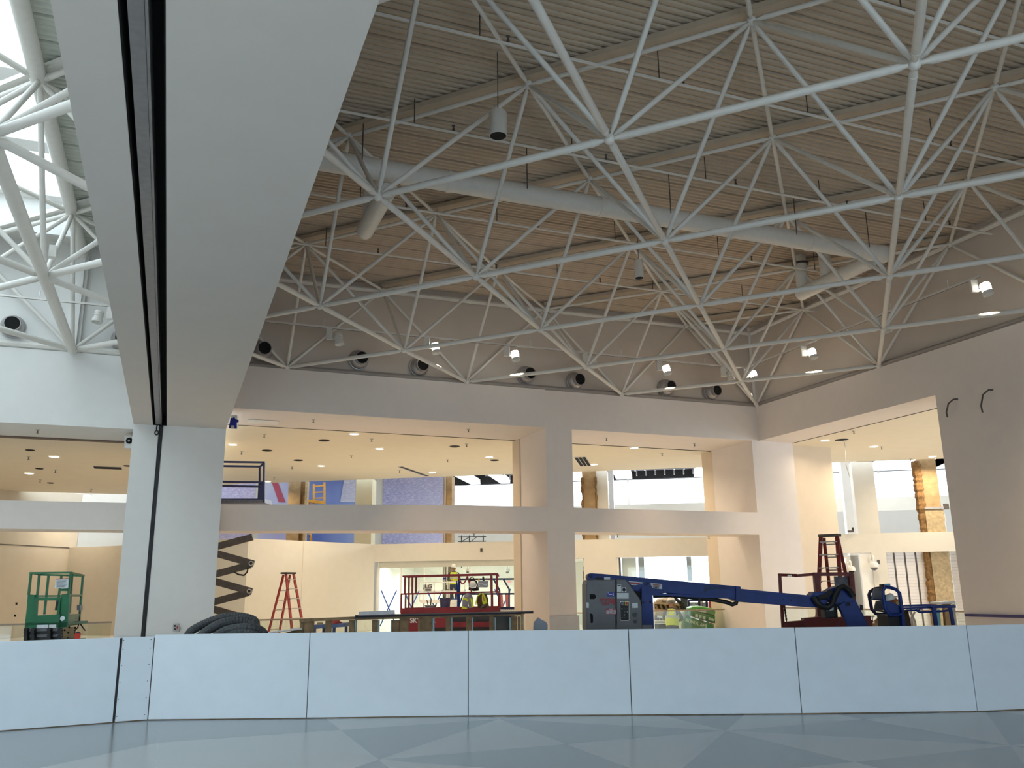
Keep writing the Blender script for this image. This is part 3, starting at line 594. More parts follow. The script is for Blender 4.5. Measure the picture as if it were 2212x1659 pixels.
# railing with glass along the openings
ra = [PZ(0, 1344, 1.02), PZ(252, 1339.5, 1.02)]
def railing(pts, label, z=1.0):
    t = thing('glass_railing', label, 'railing', (pts[0][0], pts[0][1], 0))
    obj('handrail', MB().tube([(p[0], p[1], z) for p in pts], .024, 6), mat('brown_handrail', (.34, .27, .21), .4, .4, .1), t)
    for a, c in zip(pts[:-1], pts[1:]):
        a = Vector((a[0], a[1], .05)); c = Vector((c[0], c[1], .05)); n = max(1, round((c-a).length/1.5))
        for k in range(n):
            u, v = a.lerp(c, (k+.006)/n), a.lerp(c, (k+.994)/n); obj('glass_pane', MB().bar(u+UP*(z-.06)/2, v+UP*(z-.06)/2, .014, z-.07), GLASS, t)
    return t
railing([(2.6, 27.4), (11.0, 26.9)], 'glass railing with thin handrail in the opening behind the red lift', .92)
railing([(12.05, 27.3), (19.1, 27.3)], 'glass railing with brown handrail in front of the green bags', .92)
railing([(19.9, 24.9), (19.9, 17.2)], 'glass railing with handrail along the foot of the right opening')
railing([(-12, 25.6), (-1.3, 25.6)], 'glass railing with dark handrail behind the green lift')
tag(obj('wall_bumper_rail', MB().bar((XR-.04, 17.1, .93), (XR-.04, 12, .93), .05, .07), mat('purple_tape_rail', (.06, .05, .17), .5, 0, .1)), 'thin dark purple rail along the foot of the right wall', 'rail')
# ================================================================== CEILING FITTINGS
def dome(name, z, r, m, label, group, pos, cat, em=None, ring=None):
    first = None
    for i_, p in enumerate(pos):
        lb = label if isinstance(label, str) else label[i_]
        if first is None:
            t = thing(name, lb, cat, (0, 0, 0), 0, group)
            obj('ring', MB().lathe([(r*1.12, 0), (r*1.12, -.012), (r*.95, -.02)], 18, (0, 0, 0), UP, False), ring or WHITE, t, None, True)
            obj('lens', MB().lathe([(r, -.004), (r*.6, -.02), (0, -.026)], 18, (0, 0, 0)), m, t, None, True)
            t.location = p; first = t
        else: dup(first, p, None, lb)
ZC, ZS = 6.828, 6.078
zin = lambda x, y: PZ(x, y, ZC)
lit = [(765, 937), (503, 960), (820, 969), (694, 1006), (578, 1040), (934, 1020), (1057, 987)]
dome('recessed_downlight', ZC, .16, GLOW, ['lit downlight in the cream ceiling '+w for w in ('nearest the soffit joint line', 'beside the column, above the navy lift', 'second behind the soffit line, left of centre', 'midway between column and pillar', 'low beside the navy lift corner post', 'at the end of the long slot diffuser', 'closest to the left side of the pillar')], 'lit downlights left of the pillar', [zin(*p) for p in lit], 'lamp')
dome('recessed_downlight', ZC, .16, GLOW, ['lit downlight beside the slotted vent right of the pillar', 'lit downlight right of the slotted vent, nearer the corner'], 'lit downlights right of the pillar', [zin(*p) for p in [(1283, 1003), (1370, 967)]], 'lamp')
dome('recessed_downlight', ZC, .16, GLOW, ['lit downlight left of the dangling cable in the right opening', 'lit downlight in the middle of the right opening ceiling', 'lit downlight above the stripped column in the right opening'], 'lit downlights in the right opening', [zin(*p) for p in [(1782, 951), (1887, 964), (2014, 986)]], 'lamp')
dome('recessed_downlight', ZS, .16, GLOW, ['lit downlight nearest the header in the left wing ceiling', 'lit downlight at the left of the left wing ceiling', 'lit downlight lowest in view, just above the left parapet'], 'lit downlights in the left wing', [PZ(x, y, ZS) for x, y in [(117, 986), (63, 1022), (190, 1069)]], 'lamp')
dome('speaker_hole', ZC, .17, DARK, ['dark ceiling hole '+w for w in ('above the navy lift, the largest one', 'just behind the soffit line, left of centre', 'between navy lift and slot diffuser', 'right of centre near the soffit line', 'closest to the pillar, beside a downlight')], 'dark holes in the back ceiling', [zin(*p) for p in [(577, 973), (700, 951), (644, 994), (982, 964), (1068, 994)]], 'ceiling hole', None, BLACK)
dome('speaker_hole', ZS, .12, DARK, ['dark hole in the left wing ceiling '+w for w in ('nearest the dark track', 'at the far left', 'touching the column edge', 'lowest in view')], 'dark holes in the left wing ceiling', [PZ(x, y, ZS) for x, y in [(65, 972), (85, 1012), (275, 1006), (109, 1043)]], 'ceiling hole', None, BLACK)
def sprink(pos, label, group):
    first = None
    for p in pos:
        if first is None:
            t = thing('ceiling_sprinkler', label, 'sprinkler', (0, 0, 0), 0, group)
            obj('escutcheon', MB().lathe([(.06, 0), (.05, -.02), (.02, -.025)], 10, (0, 0, 0)), ALU, t, None, True)
            obj('deflector', MB().lathe([(.014, -.02), (.014, -.09), (.04, -.095), (.04, -.10)], 8, (0, 0, 0)), ARM, t)
            t.location = p; first = t
        else: dup(first, p)
sprink([zin(*p) for p in [(677, 906), (571, 938), (522, 975), (803, 948), (759, 984), (631, 1008), (592, 1031), (812, 1035), (1012, 927), (1008, 959), (967, 993), (863, 1016)]], 'small pendent sprinkler head in the cream ceiling left of the pillar', 'sprinklers left of the pillar')
sprink([zin(*p) for p in [(1310, 946), (1500, 958), (1430, 979)]], 'small pendent sprinkler head in the ceiling right of the pillar', 'sprinklers right of the pillar')
sprink([zin(*p) for p in [(1844, 931), (1904, 965), (1967, 991)]], 'small pendent sprinkler head in the ceiling of the right opening', 'sprinklers in the right opening')
sprink([PZ(x, y, ZS) for x, y in [(82, 928), (62, 986), (120, 1015), (87, 1036), (197, 1057)]], 'small pendent sprinkler head in the ceiling of the left wing', 'sprinklers in the left wing')
sprink([PZ(x, y, 3.49) for x, y in [(669, 1153.5), (1024, 1152), (1334, 1154.5), (1531, 1158)]], 'tiny sprinkler head under the balcony parapet', 'sprinklers under the parapet')
p = PZ(568, 911, 6.826); tag(obj('access_panel', MB().box(p.x-.45, p.x+.45, p.y-.3, p.y+.3, 6.80, 6.822), mat('pale_access_panel', (.86, .84, .8), .5, 0, .02)), 'pale rectangular access panel in the soffit beside the blue tape', 'panel')
def vent(x, y, z, lx, ly, n, label, rz=0):
    p = PZ(x, y, z); t = thing('ceiling_vent', label, 'vent', p, 0)
    obj('frame', MB().box(p.x-lx/2, p.x+lx/2, p.y-ly/2, p.y+ly/2, z-.012, z-.002), WHITE, t)
    for k in range(n):
        if lx > ly: a = p.y-ly/2+.03+k*(ly-.03)/n; obj('slot', MB().box(p.x-lx/2+.03, p.x+lx/2-.03, a, a+(ly-.03)/n-.03, z-.02, z-.011), DARK, t)
        else: a = p.x-lx/2+.03+k*(lx-.03)/n; obj('slot', MB().box(a, a+(lx-.03)/n-.03, p.y-ly/2+.03, p.y+ly/2-.03, z-.02, z-.011), DARK, t)
    t.rotation_euler = (0, 0, rz); return t
qa, qb = zin(1252, 987), zin(1265, 1006); vent(1259, 997, ZC, .5, max(1.2, (qb-qa).length), 3, 'slotted dark air vent in the ceiling right of the pillar', math.atan2((qb-qa).y, (qb-qa).x)-PI/2)
qa, qb = zin(865, 1008), zin(922, 1028); t = thing('ceiling_vent', 'long narrow slot diffuser in the cream ceiling', 'vent', (qa+qb)/2)
obj('frame', MB().bar(qa-UP*.006, qb-UP*.006, .22, .012), GALV, t); obj('slot', MB().bar(qa-UP*.014, qb-UP*.014, .05, .006), DARK, t); obj('slot', MB().bar(qa-UP*.014+(qb-qa).cross(UP).normalized()*.07, qb-UP*.014+(qb-qa).cross(UP).normalized()*.07, .03, .006), DARK, t)
vent(233, 1010, ZS, .95, .6, 1, 'dark rectangular open vent in the left wing ceiling')
p = zin(1818, 950); t = thing('ceiling_hole', 'dark round hole with a dangling grey cable in the right opening ceiling', 'ceiling hole', p)
obj('opening', MB().lathe([(.24, -.004), (.1, -.006)], 18, p), DARK, t)
obj('dangling_cable', MB().tube([p+Vector((.12, 0, 0)), p+Vector((.14, 0, -.4)), p+Vector((.10, .02, -.9)), p+Vector((.2, 0, -1.35))], .018, 6), ALU, t)
# masked sensor with blue tape, round mirror camera box
p = PY(504, 913, YA-.05); t = thing('masked_camera', 'white corner camera masked with blue tape beside the column top', 'camera', p)
obj('mount', MB().rect(499, 897, 512, 925, p.dot(FH), .12), WHITE, t, None, False, None, .01)
obj('tape_mask', MB().pp([(498, 903), (503, 903), (505, 900), (509, 906), (515, 907), (515, 911), (511, 912), (511, 926), (494, 925)], p.dot(FH)-.02, .03), TAPEB, t)
obj('lens', MB().rect(499, 919, 506, 926, p.dot(FH)-.03, .02), ALU, t)
t = thing('wall_camera', 'white box with a dark oval lens at the left edge of the column', 'camera', PY(277, 952, YA+1))
obj('box', MB().rect(268, 941, 287, 968, 23.3, .3), WHITE, t, None, False, None, .02)
obj('lens_ring', MB().lathe([(.085, -.02), (.085, .02), (.06, .03)], 16, V(279, 952, 23.28), -FH), DARK, t); obj('lens', MB().lathe([(.055, .012), (0, .03)], 14, V(279, 952, 23.27), -FH), GALV, t)
# outlet on the column
t = thing('outlet_plate', 'grey electrical outlet plate low on the white column', 'outlet', PY(380, 1355, YA-.02)); D0 = PY(380, 1355, YA-.03).dot(FH)
obj('plate', MB().rect(373, 1347, 387, 1364, D0, .015), GALV, t, None, False, None, .004); obj('socket', MB().rect(376, 1350, 380, 1354, D0-.006, .01).rect(376, 1357, 380, 1361, D0-.006, .01), BLACK, t); obj('red_switch', MB().rect(381.5, 1353, 384.5, 1358, D0-.006, .01), DECALR, t)
for k, (x, y, D) in enumerate([(35, 1304, 31), (32, 1330, 31)]):
    tag(obj('wall_box_opening', MB().rect(x-1.7, y-2.5, x+1.7, y+2.5, V(x, y, D).dot(FH), .03), DARK), ['upper small dark box opening in the cream wall left of the green lift', 'lower small dark box opening in the cream wall left of the green lift'][k], 'wall box')
# ================================================================== BARRIER
BP = [(-5.4, 12.9), (-3.0, 13.23), (-.56, 13.56), (-.12, 13.60), (1.93, 12.77), (4.03, 11.98), (6.10, 11.05), (8.23, 10.12), (10.49, 9.25), (12.9, 8.75)]
BH = 1.145
bt = thing('temporary_barrier', 'low white board barrier running across the terrazzo floor', 'barrier', (4, 12, 0))
for k in range(len(BP)-1):
    if k == 0: continue_ = 0
    a, c = Vector((*BP[k], 0)), Vector((*BP[k+1], 0)); d = (c-a).normalized(); n = Vector((-d.y, d.x, 0)); g0 = .012
    if k == 2:
        obj('joint_gasket', MB().prism([a-d*.03+n*.022, a+d*.05+n*.022, a+d*.05+n*.03, a-d*.03+n*.03], (0, 0, 1.11)), BLACK, bt); a = a+d*.022
    hgt = BH if k > 2 else 1.12
    obj('panel', MB().prism([a+d*g0*.5+UP*.012, c-d*g0*.5+UP*.012, c-d*g0*.5+n*.02+UP*.012, a+d*g0*.5+n*.02+UP*.012], (0, 0, hgt-.012)), BOARD, bt, None, False, None, .002)
    if k > 2: obj('joint_light_stop', MB().prism([a-d*.03+n*.022, a+d*.03+n*.022, a+d*.03+n*.028, a-d*.03+n*.028], (0, 0, 1.10)), JOINT, bt)  # dark strip added behind each joint so no light shows through
    obj('bottom_plate', MB().prism([a+n*.021, c+n*.021, c+n*.11, a+n*.11], (0, 0, .04)), WOOD, bt)
    for f in ((.03, .35, .65, .97) if k != 2 else (.5,)):
        q = a.lerp(c, f); obj('stud', MB().prism([q-d*.02+n*.022+UP*.04, q+d*.02+n*.022+UP*.04, q+d*.02+n*.11+UP*.04, q-d*.02+n*.11+UP*.04], (0, 0, hgt-.06)), WOOD, bt)
a, c = Vector((*BP[2], 0)), Vector((*BP[3], 0)); d = (c-a).normalized(); n = Vector((-d.y, d.x, 0)); sc_ = MB()
for f in (.1, .9):
    for z in (.08, .3, .52, .74, .96, 1.08): sc_.lathe([(.007, 0), (.006, .002)], 6, a.lerp(c, f)-n*.001+UP*z, -n)
obj('screw_heads', sc_, ARM, bt, None, False, 'stuff')
# ================================================================== STEPLADDERS
def stepladder(h, nstep, wtop, wbot, spread, m, capm, label, loc, rz, marks=False):
    t = thing('stepladder', label, 'ladder')
    fy, ry = -spread*.52, spread*.48
    for s in (-1, 1):
        obj('front_rail', MB().bar((s*wbot/2, fy, 0), (s*wtop/2, -.06, h-.05), .09, .035, (0, 1, 0)), m, t)
        obj('rear_rail', MB().bar((s*wbot/2*.92, ry, 0), (s*wtop/2*.85, .07, h-.08), .075, .035, (0, 1, 0)), m, t)
        obj('rubber_foot', MB().box(s*wbot/2-.04, s*wbot/2+.04, fy-.05, fy+.05, -.002, .05).box(s*wbot/2*.92-.035, s*wbot/2*.92+.035, ry-.05, ry+.05, -.002, .05), CAPM, t)
        obj('spreader', MB().bar((s*(wbot+wtop)/4, fy*.5, h*.52), (s*(wbot+wtop)/4*.9, ry*.5, h*.5), .03, .008), ALU, t)
        if marks: obj('label_strip', MB().bar((s*(wbot*.62+wtop*.38)/2+s*.02, fy*.61-.02, h*.37), (s*(wbot*.5+wtop*.5)/2+s*.02, fy*.5-.02, h*.47), .06, .012, (0, 1, 0)), PAPER, t)
    for k in range(1, nstep+1):
        f = k*.305/h
        if f > .95: break
        w = wbot+(wtop-wbot)*f; y = fy+(-.06-fy)*f
        obj('step', MB().box(-w/2, w/2, y-.05, y+.05, f*h-.012, f*h+.012).bar((-w/2, y, f*h-.08), (-w/2+.09, y, f*h), .012, .02).bar((w/2, y, f*h-.08), (w/2-.09, y, f*h), .012, .02), ALU, t)
        y2 = ry+(.07-ry)*f; w2 = w*.9
        if k % 1 == 0: obj('rear_bar', MB().bar((-w2/2, y2, f*h-.05), (w2/2, y2, f*h-.05), .02, .03), ALU, t)
    obj('cap', MB().box(-wtop/2-.05, wtop/2+.05, -.14, .14, h-.06, h), capm, t, None, False, None, .012)
    t.location = loc; t.rotation_euler = (0, 0, rz); return t
yaw = math.atan2(RH.y, RH.x)
p = V(620, 1300, 28.5); stepladder(2.36, 7, .34, .58, 1.3, LRED, CAPM, 'red fibreglass stepladder against the cream partition right of the column', (p.x, p.y, -.006), yaw+1.05, True)
p = V(1806, 1300, 20.9); stepladder(2.93, 9, .38, .70, 1.6, LRED2, mat('plaster_crusted_cap', (.16, .13, .10), .8, 0, .4, 40), 'tall paint spattered red stepladder behind the right red lift', (p.x, p.y, -.006), yaw-.64)
# ================================================================== RED SCISSOR LIFT, LEFT
def LC(o, u, w, z): return Vector((o.x, o.y, 0))+RH*u+FH*w+UP*z
D = 26.3; o = V(972, 1320, D); k_ = D/FPX
def u(x): return (V(x, 1300, D)-V(972, 1300, D)).dot(RH)
def zz(y, x=972): return V(x, y, D).z
z0, zm, zt = zz(1323), zz(1282), zz(1244)
t = thing('scissor_lift', 'red scissor lift with jackets and tools hung on its rails, behind the timber counter', 'scissor lift', LC(o, 0, .5, 0)); rl = t
obj('deck', MB().prism([LC(o, u(866), 0, z0-.06), LC(o, u(1080), 0, z0-.06), LC(o, u(1080), 1.0, z0-.06), LC(o, u(866), 1.0, z0-.06)], (0, 0, .12)), RED, t)
for w in (0, 1.0):
    obj('top_rail', MB().bar(LC(o, u(870), w, zt), LC(o, u(1076), w, zt+.04), .055, .055), RED, t)
    obj('mid_rail', MB().bar(LC(o, u(866), w, zm), LC(o, u(1078), w, zm+.03), .045, .045), RED, t)
    obj('toe_board', MB().bar(LC(o, u(866), w, z0+.06), LC(o, u(1080), w, z0+.08), .03, .15), RED, t)
    for xx in (874, 890, 1061, 1073): obj('post', MB().bar(LC(o, u(xx), w, zm), LC(o, u(xx), w, zt), .05, .05), RED, t)
    for xx in (867, 883, 1062, 1077): obj('post', MB().bar(LC(o, u(xx), w, z0), LC(o, u(xx), w, zm), .05, .05), RED, t)
for xx in (870, 1076): obj('end_rail', MB().bar(LC(o, u(xx), 0, zt), LC(o, u(xx), 1.0, zt), .05, .05).bar(LC(o, u(xx), 0, zm), LC(o, u(xx), 1.0, zm), .045, .045), RED, t)
obj('gate_loop', MB().tube([LC(o, u(990)+.27*a, -.03, zt-.02-.22*math.sin(PI*a)) for a in [i/10 for i in range(11)]], .02, 7), RED, t)
obj('gate_brace', MB().bar(LC(o, u(1010), -.02, zt-.05), LC(o, u(1019), -.02, zm+.02), .04, .04), RED, t)
obj('base', MB().prism([LC(o, u(880), -.05, .3), LC(o, u(1092), -.05, .3), LC(o, u(1092), 1.0, .3), LC(o, u(880), 1.0, .3)], (0, 0, .5)), RED, t)
obj('scissor_pack', MB().prism([LC(o, u(885), .1, .8), LC(o, u(1085), .1, .8), LC(o, u(1085), .95, .8), LC(o, u(885), .95, .8)], (0, 0, z0-.87)), ARM, t)
obj('side_recess', MB().prism([LC(o, u(905), -.065, .32), LC(o, u(1085), -.065, .32), LC(o, u(1085), -.045, .32), LC(o, u(905), -.045, .32)], (0, 0, .33)), BLACK, t)
for xx in (900, 1070): obj('wheel', MB().lathe([(.2, -.08), (.21, -.06), (.21, .06), (.2, .08)], 18, LC(o, u(xx), .05, .2), FH).lathe([(.2, -.08), (.21, -.06), (.21, .06), (.2, .08)], 18, LC(o, u(xx), .95, .2), FH), BLACK, t)
tx = text('SKYJACK', LC(o, u(914), -.07, zz(1333, 900)-.10), .19, WHITE, t, RH, UP)
obj('side_plate', MB().prism([LC(o, u(878), -.062, z0-.5), LC(o, u(970), -.062, z0-.5), LC(o, u(970), -.04, z0-.5), LC(o, u(878), -.04, z0-.5)], (0, 0, .44)), RED, t)
# things on / in the lift
def bucket(c, r0, r1, h, m, label, bail=True):
    t = thing('bucket', label, 'bucket', c)
    obj('body', MB().lathe([(r0, 0), (r1, h), (r1-.012, h), (r0-.015, .02), (0, .02)], 20, c), m, t, None, True)
    obj('rim', MB().lathe([(r1, h-.09), (r1+.014, h-.085), (r1+.014, h-.07), (r1, h-.065)], 20, c).lathe([(r1, h-.02), (r1+.014, h-.015), (r1+.014, h+.002), (r1-.01, h+.004)], 20, c), m, t, None, True)
    return t
pb = LC(o, u(960), .25, z0+.06)
bt2 = bucket(pb, .14, .165, .36, PURPLE, 'tall grey purple bucket on the red lift deck')
obj('tool_handle', MB().bar(pb+Vector((-.03, 0, .05)), pb+Vector((-.06, .02, .55)), .04, .03).bar(pb+Vector((.02, .03, .05)), pb+Vector((.0, .04, .5)), .035, .03), BLACK, bt2)
pb = LC(o, u(929), .2, z0+.06)
b2 = bucket(pb, .15, .17, .15, mat('mortar_tub', (.33, .29, .29), .8, 0, .2, 20), 'low stained grey tub with trowels on the red lift deck')
obj('trowel', MB().bar(pb+Vector((-.05, 0, .02)), pb+Vector((-.12, 0, .3)), .03, .02), BLACK, b2); obj('trowel', MB().bar(pb+Vector((.0, .03, .02)), pb+Vector((.02, .03, .34)), .03, .02), BLACK, b2); obj('yellow_grip', MB().bar(pb+Vector((-.06, 0, .07)), pb+Vector((-.065, 0, .1)), .035, .025), YEL, b2)
def cloth(px, D0, t0, m, parent, name, jit=.012):
    # a hanging garment: outline extruded with folds
    top = [V(x, y, D0) for x, y in px]; n = len(top); c = sum(top, Vector())/n; mb = MB(); ring = []
    for s, off in ((.0, -.05), (.55, -.035), (1.0, .0), (1.0, t0*.6), (.55, t0), (0, t0)):
        if s == 0: ring.append([c+FH*off])
        else: ring.append([c+(p-c)*s+FH*(off+random.uniform(-jit, jit)) for p in top])
    mb.v = [ring[0][0]]+sum(ring[1:5], [])+[ring[5][0]]
    for j in range(n): mb.f.append((0, 1+j, 1+(j+1) % n))
    for r_ in range(3):
        for j in range(n): mb.f.append((1+r_*n+j, 1+(r_+1)*n+j, 1+(r_+1)*n+(j+1) % n, 1+r_*n+(j+1) % n))
    for j in range(n): mb.f.append((len(mb.v)-1, 1+3*n+(j+1) % n, 1+3*n+j))
    return obj(name, mb, m, parent, None, False)
Dj = D-.04
t = thing('jacket', 'grey work jacket with yellow reflective bands hanging on the red lift rail', 'jacket', V(1008, 1316, Dj))
cloth([(1006, 1282), (1012, 1281), (1018, 1284), (1022, 1292), (1023, 1312), (1013, 1314), (1011, 1300), (1010, 1315), (998, 1315), (999, 1297), (1002, 1288)], Dj, .12, GREYF, t, 'body')
obj('sleeve_band', MB().pp([(1000, 1290), (1009, 1293), (1012, 1300), (1009, 1299), (1006, 1296), (999, 1294)], Dj-.075, .02), YEL, t); obj('sleeve_band', MB().pp([(1016, 1293), (1020.5, 1292), (1024, 1311), (1019, 1312)], Dj-.075, .02), YEL, t); obj('hem_band', MB().pp([(998, 1309), (1004, 1311), (1010, 1314), (1006, 1316), (997, 1315)], Dj-.075, .02), YEL, t)
t = thing('jacket', 'brown work jacket with a yellow safety vest over it hanging on the red lift', 'jacket', V(1045, 1316, Dj))
cloth([(1036, 1282), (1044, 1281), (1050, 1283), (1054, 1292), (1056, 1310), (1046, 1314), (1032, 1313), (1030, 1296), (1032, 1287)], Dj, .12, BRNF, t, 'body')
obj('vest_half', MB().pp([(1041, 1281), (1044, 1281), (1049, 1290), (1053, 1303), (1043, 1306), (1041, 1296)], Dj-.08, .03), YEL, t); obj('vest_half', MB().pp([(1037, 1281), (1039, 1283), (1032, 1289), (1030, 1302), (1028, 1310), (1027, 1302), (1030, 1288)], Dj-.08, .03), YEL, t); obj('orange_stripe', MB().pp([(1042, 1284), (1043.5, 1284), (1047, 1298), (1045, 1299)], Dj-.09, .015), PINK, t)
t = thing('coiled_hose', 'small coil of dark corrugated hose lying on the red lift deck', 'hose', V(1047, 1316, Dj))
obj('hose', MB().tube([V(1038, 1316, Dj-.1), V(1041, 1311, Dj-.1), V(1045, 1308, Dj-.1), V(1050, 1307, Dj-.06), V(1055, 1309, Dj-.06), V(1050, 1313, Dj-.08)], .03, 8), ARM, t, None, True)
def hard_hat(c, axis, m, label, fwd=None, s=1.0):
    t = thing('hard_hat', label, 'hard hat', c); ax = Vector(axis).normalized()
    obj('shell', MB().lathe([(.125*s, 0), (.125*s, .03*s), (.115*s, .08*s), (.085*s, .125*s), (.04*s, .148*s), (0, .152*s)], 18, c, ax).lathe([(.125*s, 0), (.15*s, -.008*s), (.15*s, -.002*s), (.125*s, .01*s)], 18, c, ax), m, t, None, True)
    f = Vector(fwd or (0, -1, 0)); f = (f-ax*f.dot(ax)).normalized(); sd_ = ax.cross(f)
    obj('brim', MB().prism([Vector(c)+f*.1*s+sd_*.1*s, Vector(c)+f*.19*s+sd_*.06*s, Vector(c)+f*.19*s-sd_*.06*s, Vector(c)+f*.1*s-sd_*.1*s], ax*.008), m, t)
    obj('ridge', MB().tube([Vector(c)+f*.11*s+ax*.07*s, Vector(c)+f*.05*s+ax*.145*s, Vector(c)-f*.05*s+ax*.145*s, Vector(c)-f*.11*s+ax*.07*s], .012*s, 6), m, t)
    return t
ch = V(1021, 1264, Dj+.05); hard_hat(ch, (-.2, -.5, .75), WHITE, 'white hard hat hanging on the red lift behind the rail', RH*.3-FH, .86)
t = thing('tool_bag', 'black tool harness hanging behind the white hard hat', 'tool belt', V(1022, 1268, Dj+.2)); cloth([(1012, 1254), (1022, 1250), (1030, 1255), (1034, 1268), (1034, 1276), (1024, 1277), (1012, 1275), (1013, 1266)], Dj+.2, .1, BLACK, t, 'pouch')
obj('strap', MB().tube([V(1012, 1256, Dj+.15), V(1014, 1250, Dj+.1), V(1020, 1246, Dj+.1), V(1026, 1252, Dj+.15)], .015, 6), BLACK, t)
t = thing('control_box', 'grey control box with decals and a joystick on the red lift rail', 'control box', V(1043, 1262, Dj)); 
obj('housing', MB().pp([(1033, 1255), (1055, 1255), (1053, 1269), (1031, 1269)], Dj-.06, .16), mat('lavender_grey_box', (.30, .30, .36), .5, 0, .1), t, None, False, None, .01)
obj('face_plate', MB().pp([(1034, 1259.5), (1053, 1259.5), (1052, 1267), (1032.5, 1267)], Dj-.07, .008), PAPER, t); obj('marking_bar', MB().rect(1035, 1261, 1043, 1263, Dj-.075, .004).rect(1044, 1260.5, 1051, 1261.5, Dj-.075, .004).rect(1036, 1265, 1049, 1266, Dj-.075, .004), BLACK, t)
obj('joystick', MB().tube([V(1045, 1255, Dj), V(1044, 1249, Dj), V(1043.5, 1245, Dj)], [.03, .035, .02], 8), BLACK, t); obj('knob', MB().blob(V(1034.5, 1252, Dj), .03, .03, .04, 8, 5), YPAINT, t); obj('knob', MB().blob(V(1051, 1251, Dj), .025, .025, .035, 8, 5), DECALR, t)
# ================================================================== TIMBER COUNTER
D = 15.6; T_ = thing('timber_counter', 'unfinished timber stud counter with a black top in front of the red lift', 'counter', V(900, 1350, D)*1)
T_.location.z = 0; zf = lambda x, y: V(x, y, D)
def post(x0, x1, y0, m=WOOD, d0=0, dp=.09, name='stud'):
    a, c = V(x0, y0, D+d0), V(x1, y0, D+d0); a2 = Vector((a.x, a.y, 0)); c2 = Vector((c.x, c.y, 0)); obj(name, MB().prism([a2, c2, c2+FH*dp, a2+FH*dp], (0, 0, a.z)), m, T_)
obj('counter_top', MB().prism([V(767, 1331, D-.1), V(1152, 1321.5, D-.1), V(1152, 1319.5, D+.4), V(767, 1328.5, D+.4)], (0, 0, -.028)), MIR, T_)
obj('top_plate', MB().bar(V(648, 1340, D), V(770, 1335, D), .09, .05), WOOD, T_); obj('top_plate', MB().bar(V(768, 1336, D), V(1128, 1326, D), .09, .05), WOOD, T_)
for x0, x1 in ((649, 656), (657, 677), (703, 715), (754, 766), (804, 816), (847, 862)): post(x0, x1, 1340)
for x0, x1 in ((863, 882), (903, 909), (910, 934), (963, 974), (1007, 1019), (1057, 1068), (1104, 1117), (1118, 1124)): post(x0, x1, 1332)
for x0, x1 in ((934.5, 938), (974.5, 977), (1019.5, 1022), (1068.5, 1071), (1100, 1103.5)): post(x0, x1, 1334, DRYB, .01, .1, 'gypsum_edge')
for x0, x1 in ((816.5, 818.5), (844, 846.5), (767, 769)): post(x0, x1, 1340, DRYB, .01, .1, 'gypsum_edge')
obj('gypsum_back', MB().prism([Vector((*V(1071, 1340, D+.35).xy, 0)), Vector((*V(1101, 1340, D+.35).xy, 0)), Vector((*V(1101, 1340, D+.37).xy, 0)), Vector((*V(1071, 1340, D+.37).xy, 0))], (0, 0, zf(1080, 1332).z)), mat('grey_gypsum_back', (.2, .19, .17), .8, 0, .1), T_)
post(1125, 1131, 1329, WOODP, 0, .3, 'end_panel')
tag(obj('steel_beam_offcut', MB().bar(V(776, 1326, D+.2), V(852, 1322, D+.2), .1, .07), GALV), 'grey metal channel lying on the left end of the black counter top', 'metal channel')
tag(obj('white_trim_board', MB().bar(V(570, 1368, D-.4)+UP*0, V(648, 1358, D-.1), .25, .02), WHITE), 'white board leaning beside the left end of the timber counter', 'board')
obj('board_prop', MB().bar(V(600, 1376, D-.3)-UP*.0, V(648, 1362, D), .1, .05), WOOD, T_)
t = thing('sawhorse', 'blue grey work table with a red tool seen through the counter studs', 'work table', Vector((*V(720, 1350, 17.2).xy, 0)))
obj('table_top', MB().bar(V(676, 1354, 17.2), V(750, 1349, 17.2), .5, .07), mat('blue_grey_paint', (.13, .17, .30), .5, 0, .1), t)
for x in (680, 700, 722, 748): q = V(x, 1352, 17.2); obj('leg', MB().bar(Vector((q.x, q.y, 0)), q, .05, .05), mat('blue_grey_paint', (.13, .17, .30)), t)
tag(obj('power_tool', MB().tube([V(716, 1349, 17.1), V(722, 1346, 17.1), V(730, 1345, 17.1), V(738, 1348, 17.1)], [.05, .06, .05, .03], 8).bar(V(727, 1344, 17.1), V(734, 1340, 17.1), .05, .05), mat('tool_red', (.45, .04, .02), .5, 0, .1), None, None, True), 'red power tool lying on the blue grey work table', 'power tool')
tag(obj('wood_block', MB().rect(685, 1345, 695, 1352, 17.1, .1), CARD), 'brown block on the blue grey work table', 'box')
p = V(1170, 1351, 16.6); tag(obj('plastic_sheet', MB().prism([Vector((*V(1148, 1356, 16.6).xy, 0)), V(1153, 1346, 16.6), V(1163, 1334, 16.6), V(1170, 1339, 16.6), V(1180, 1344, 16.6), V(1183, 1349, 16.6), Vector((*V(1180, 1356, 16.6).xy, 0))], FH*.3), mat('grey_plastic_sheet', (.38, .42, .50), .5, 0, .15, 6, .3)), 'folded grey plastic sheet standing at the foot of the pillar', 'plastic sheet')
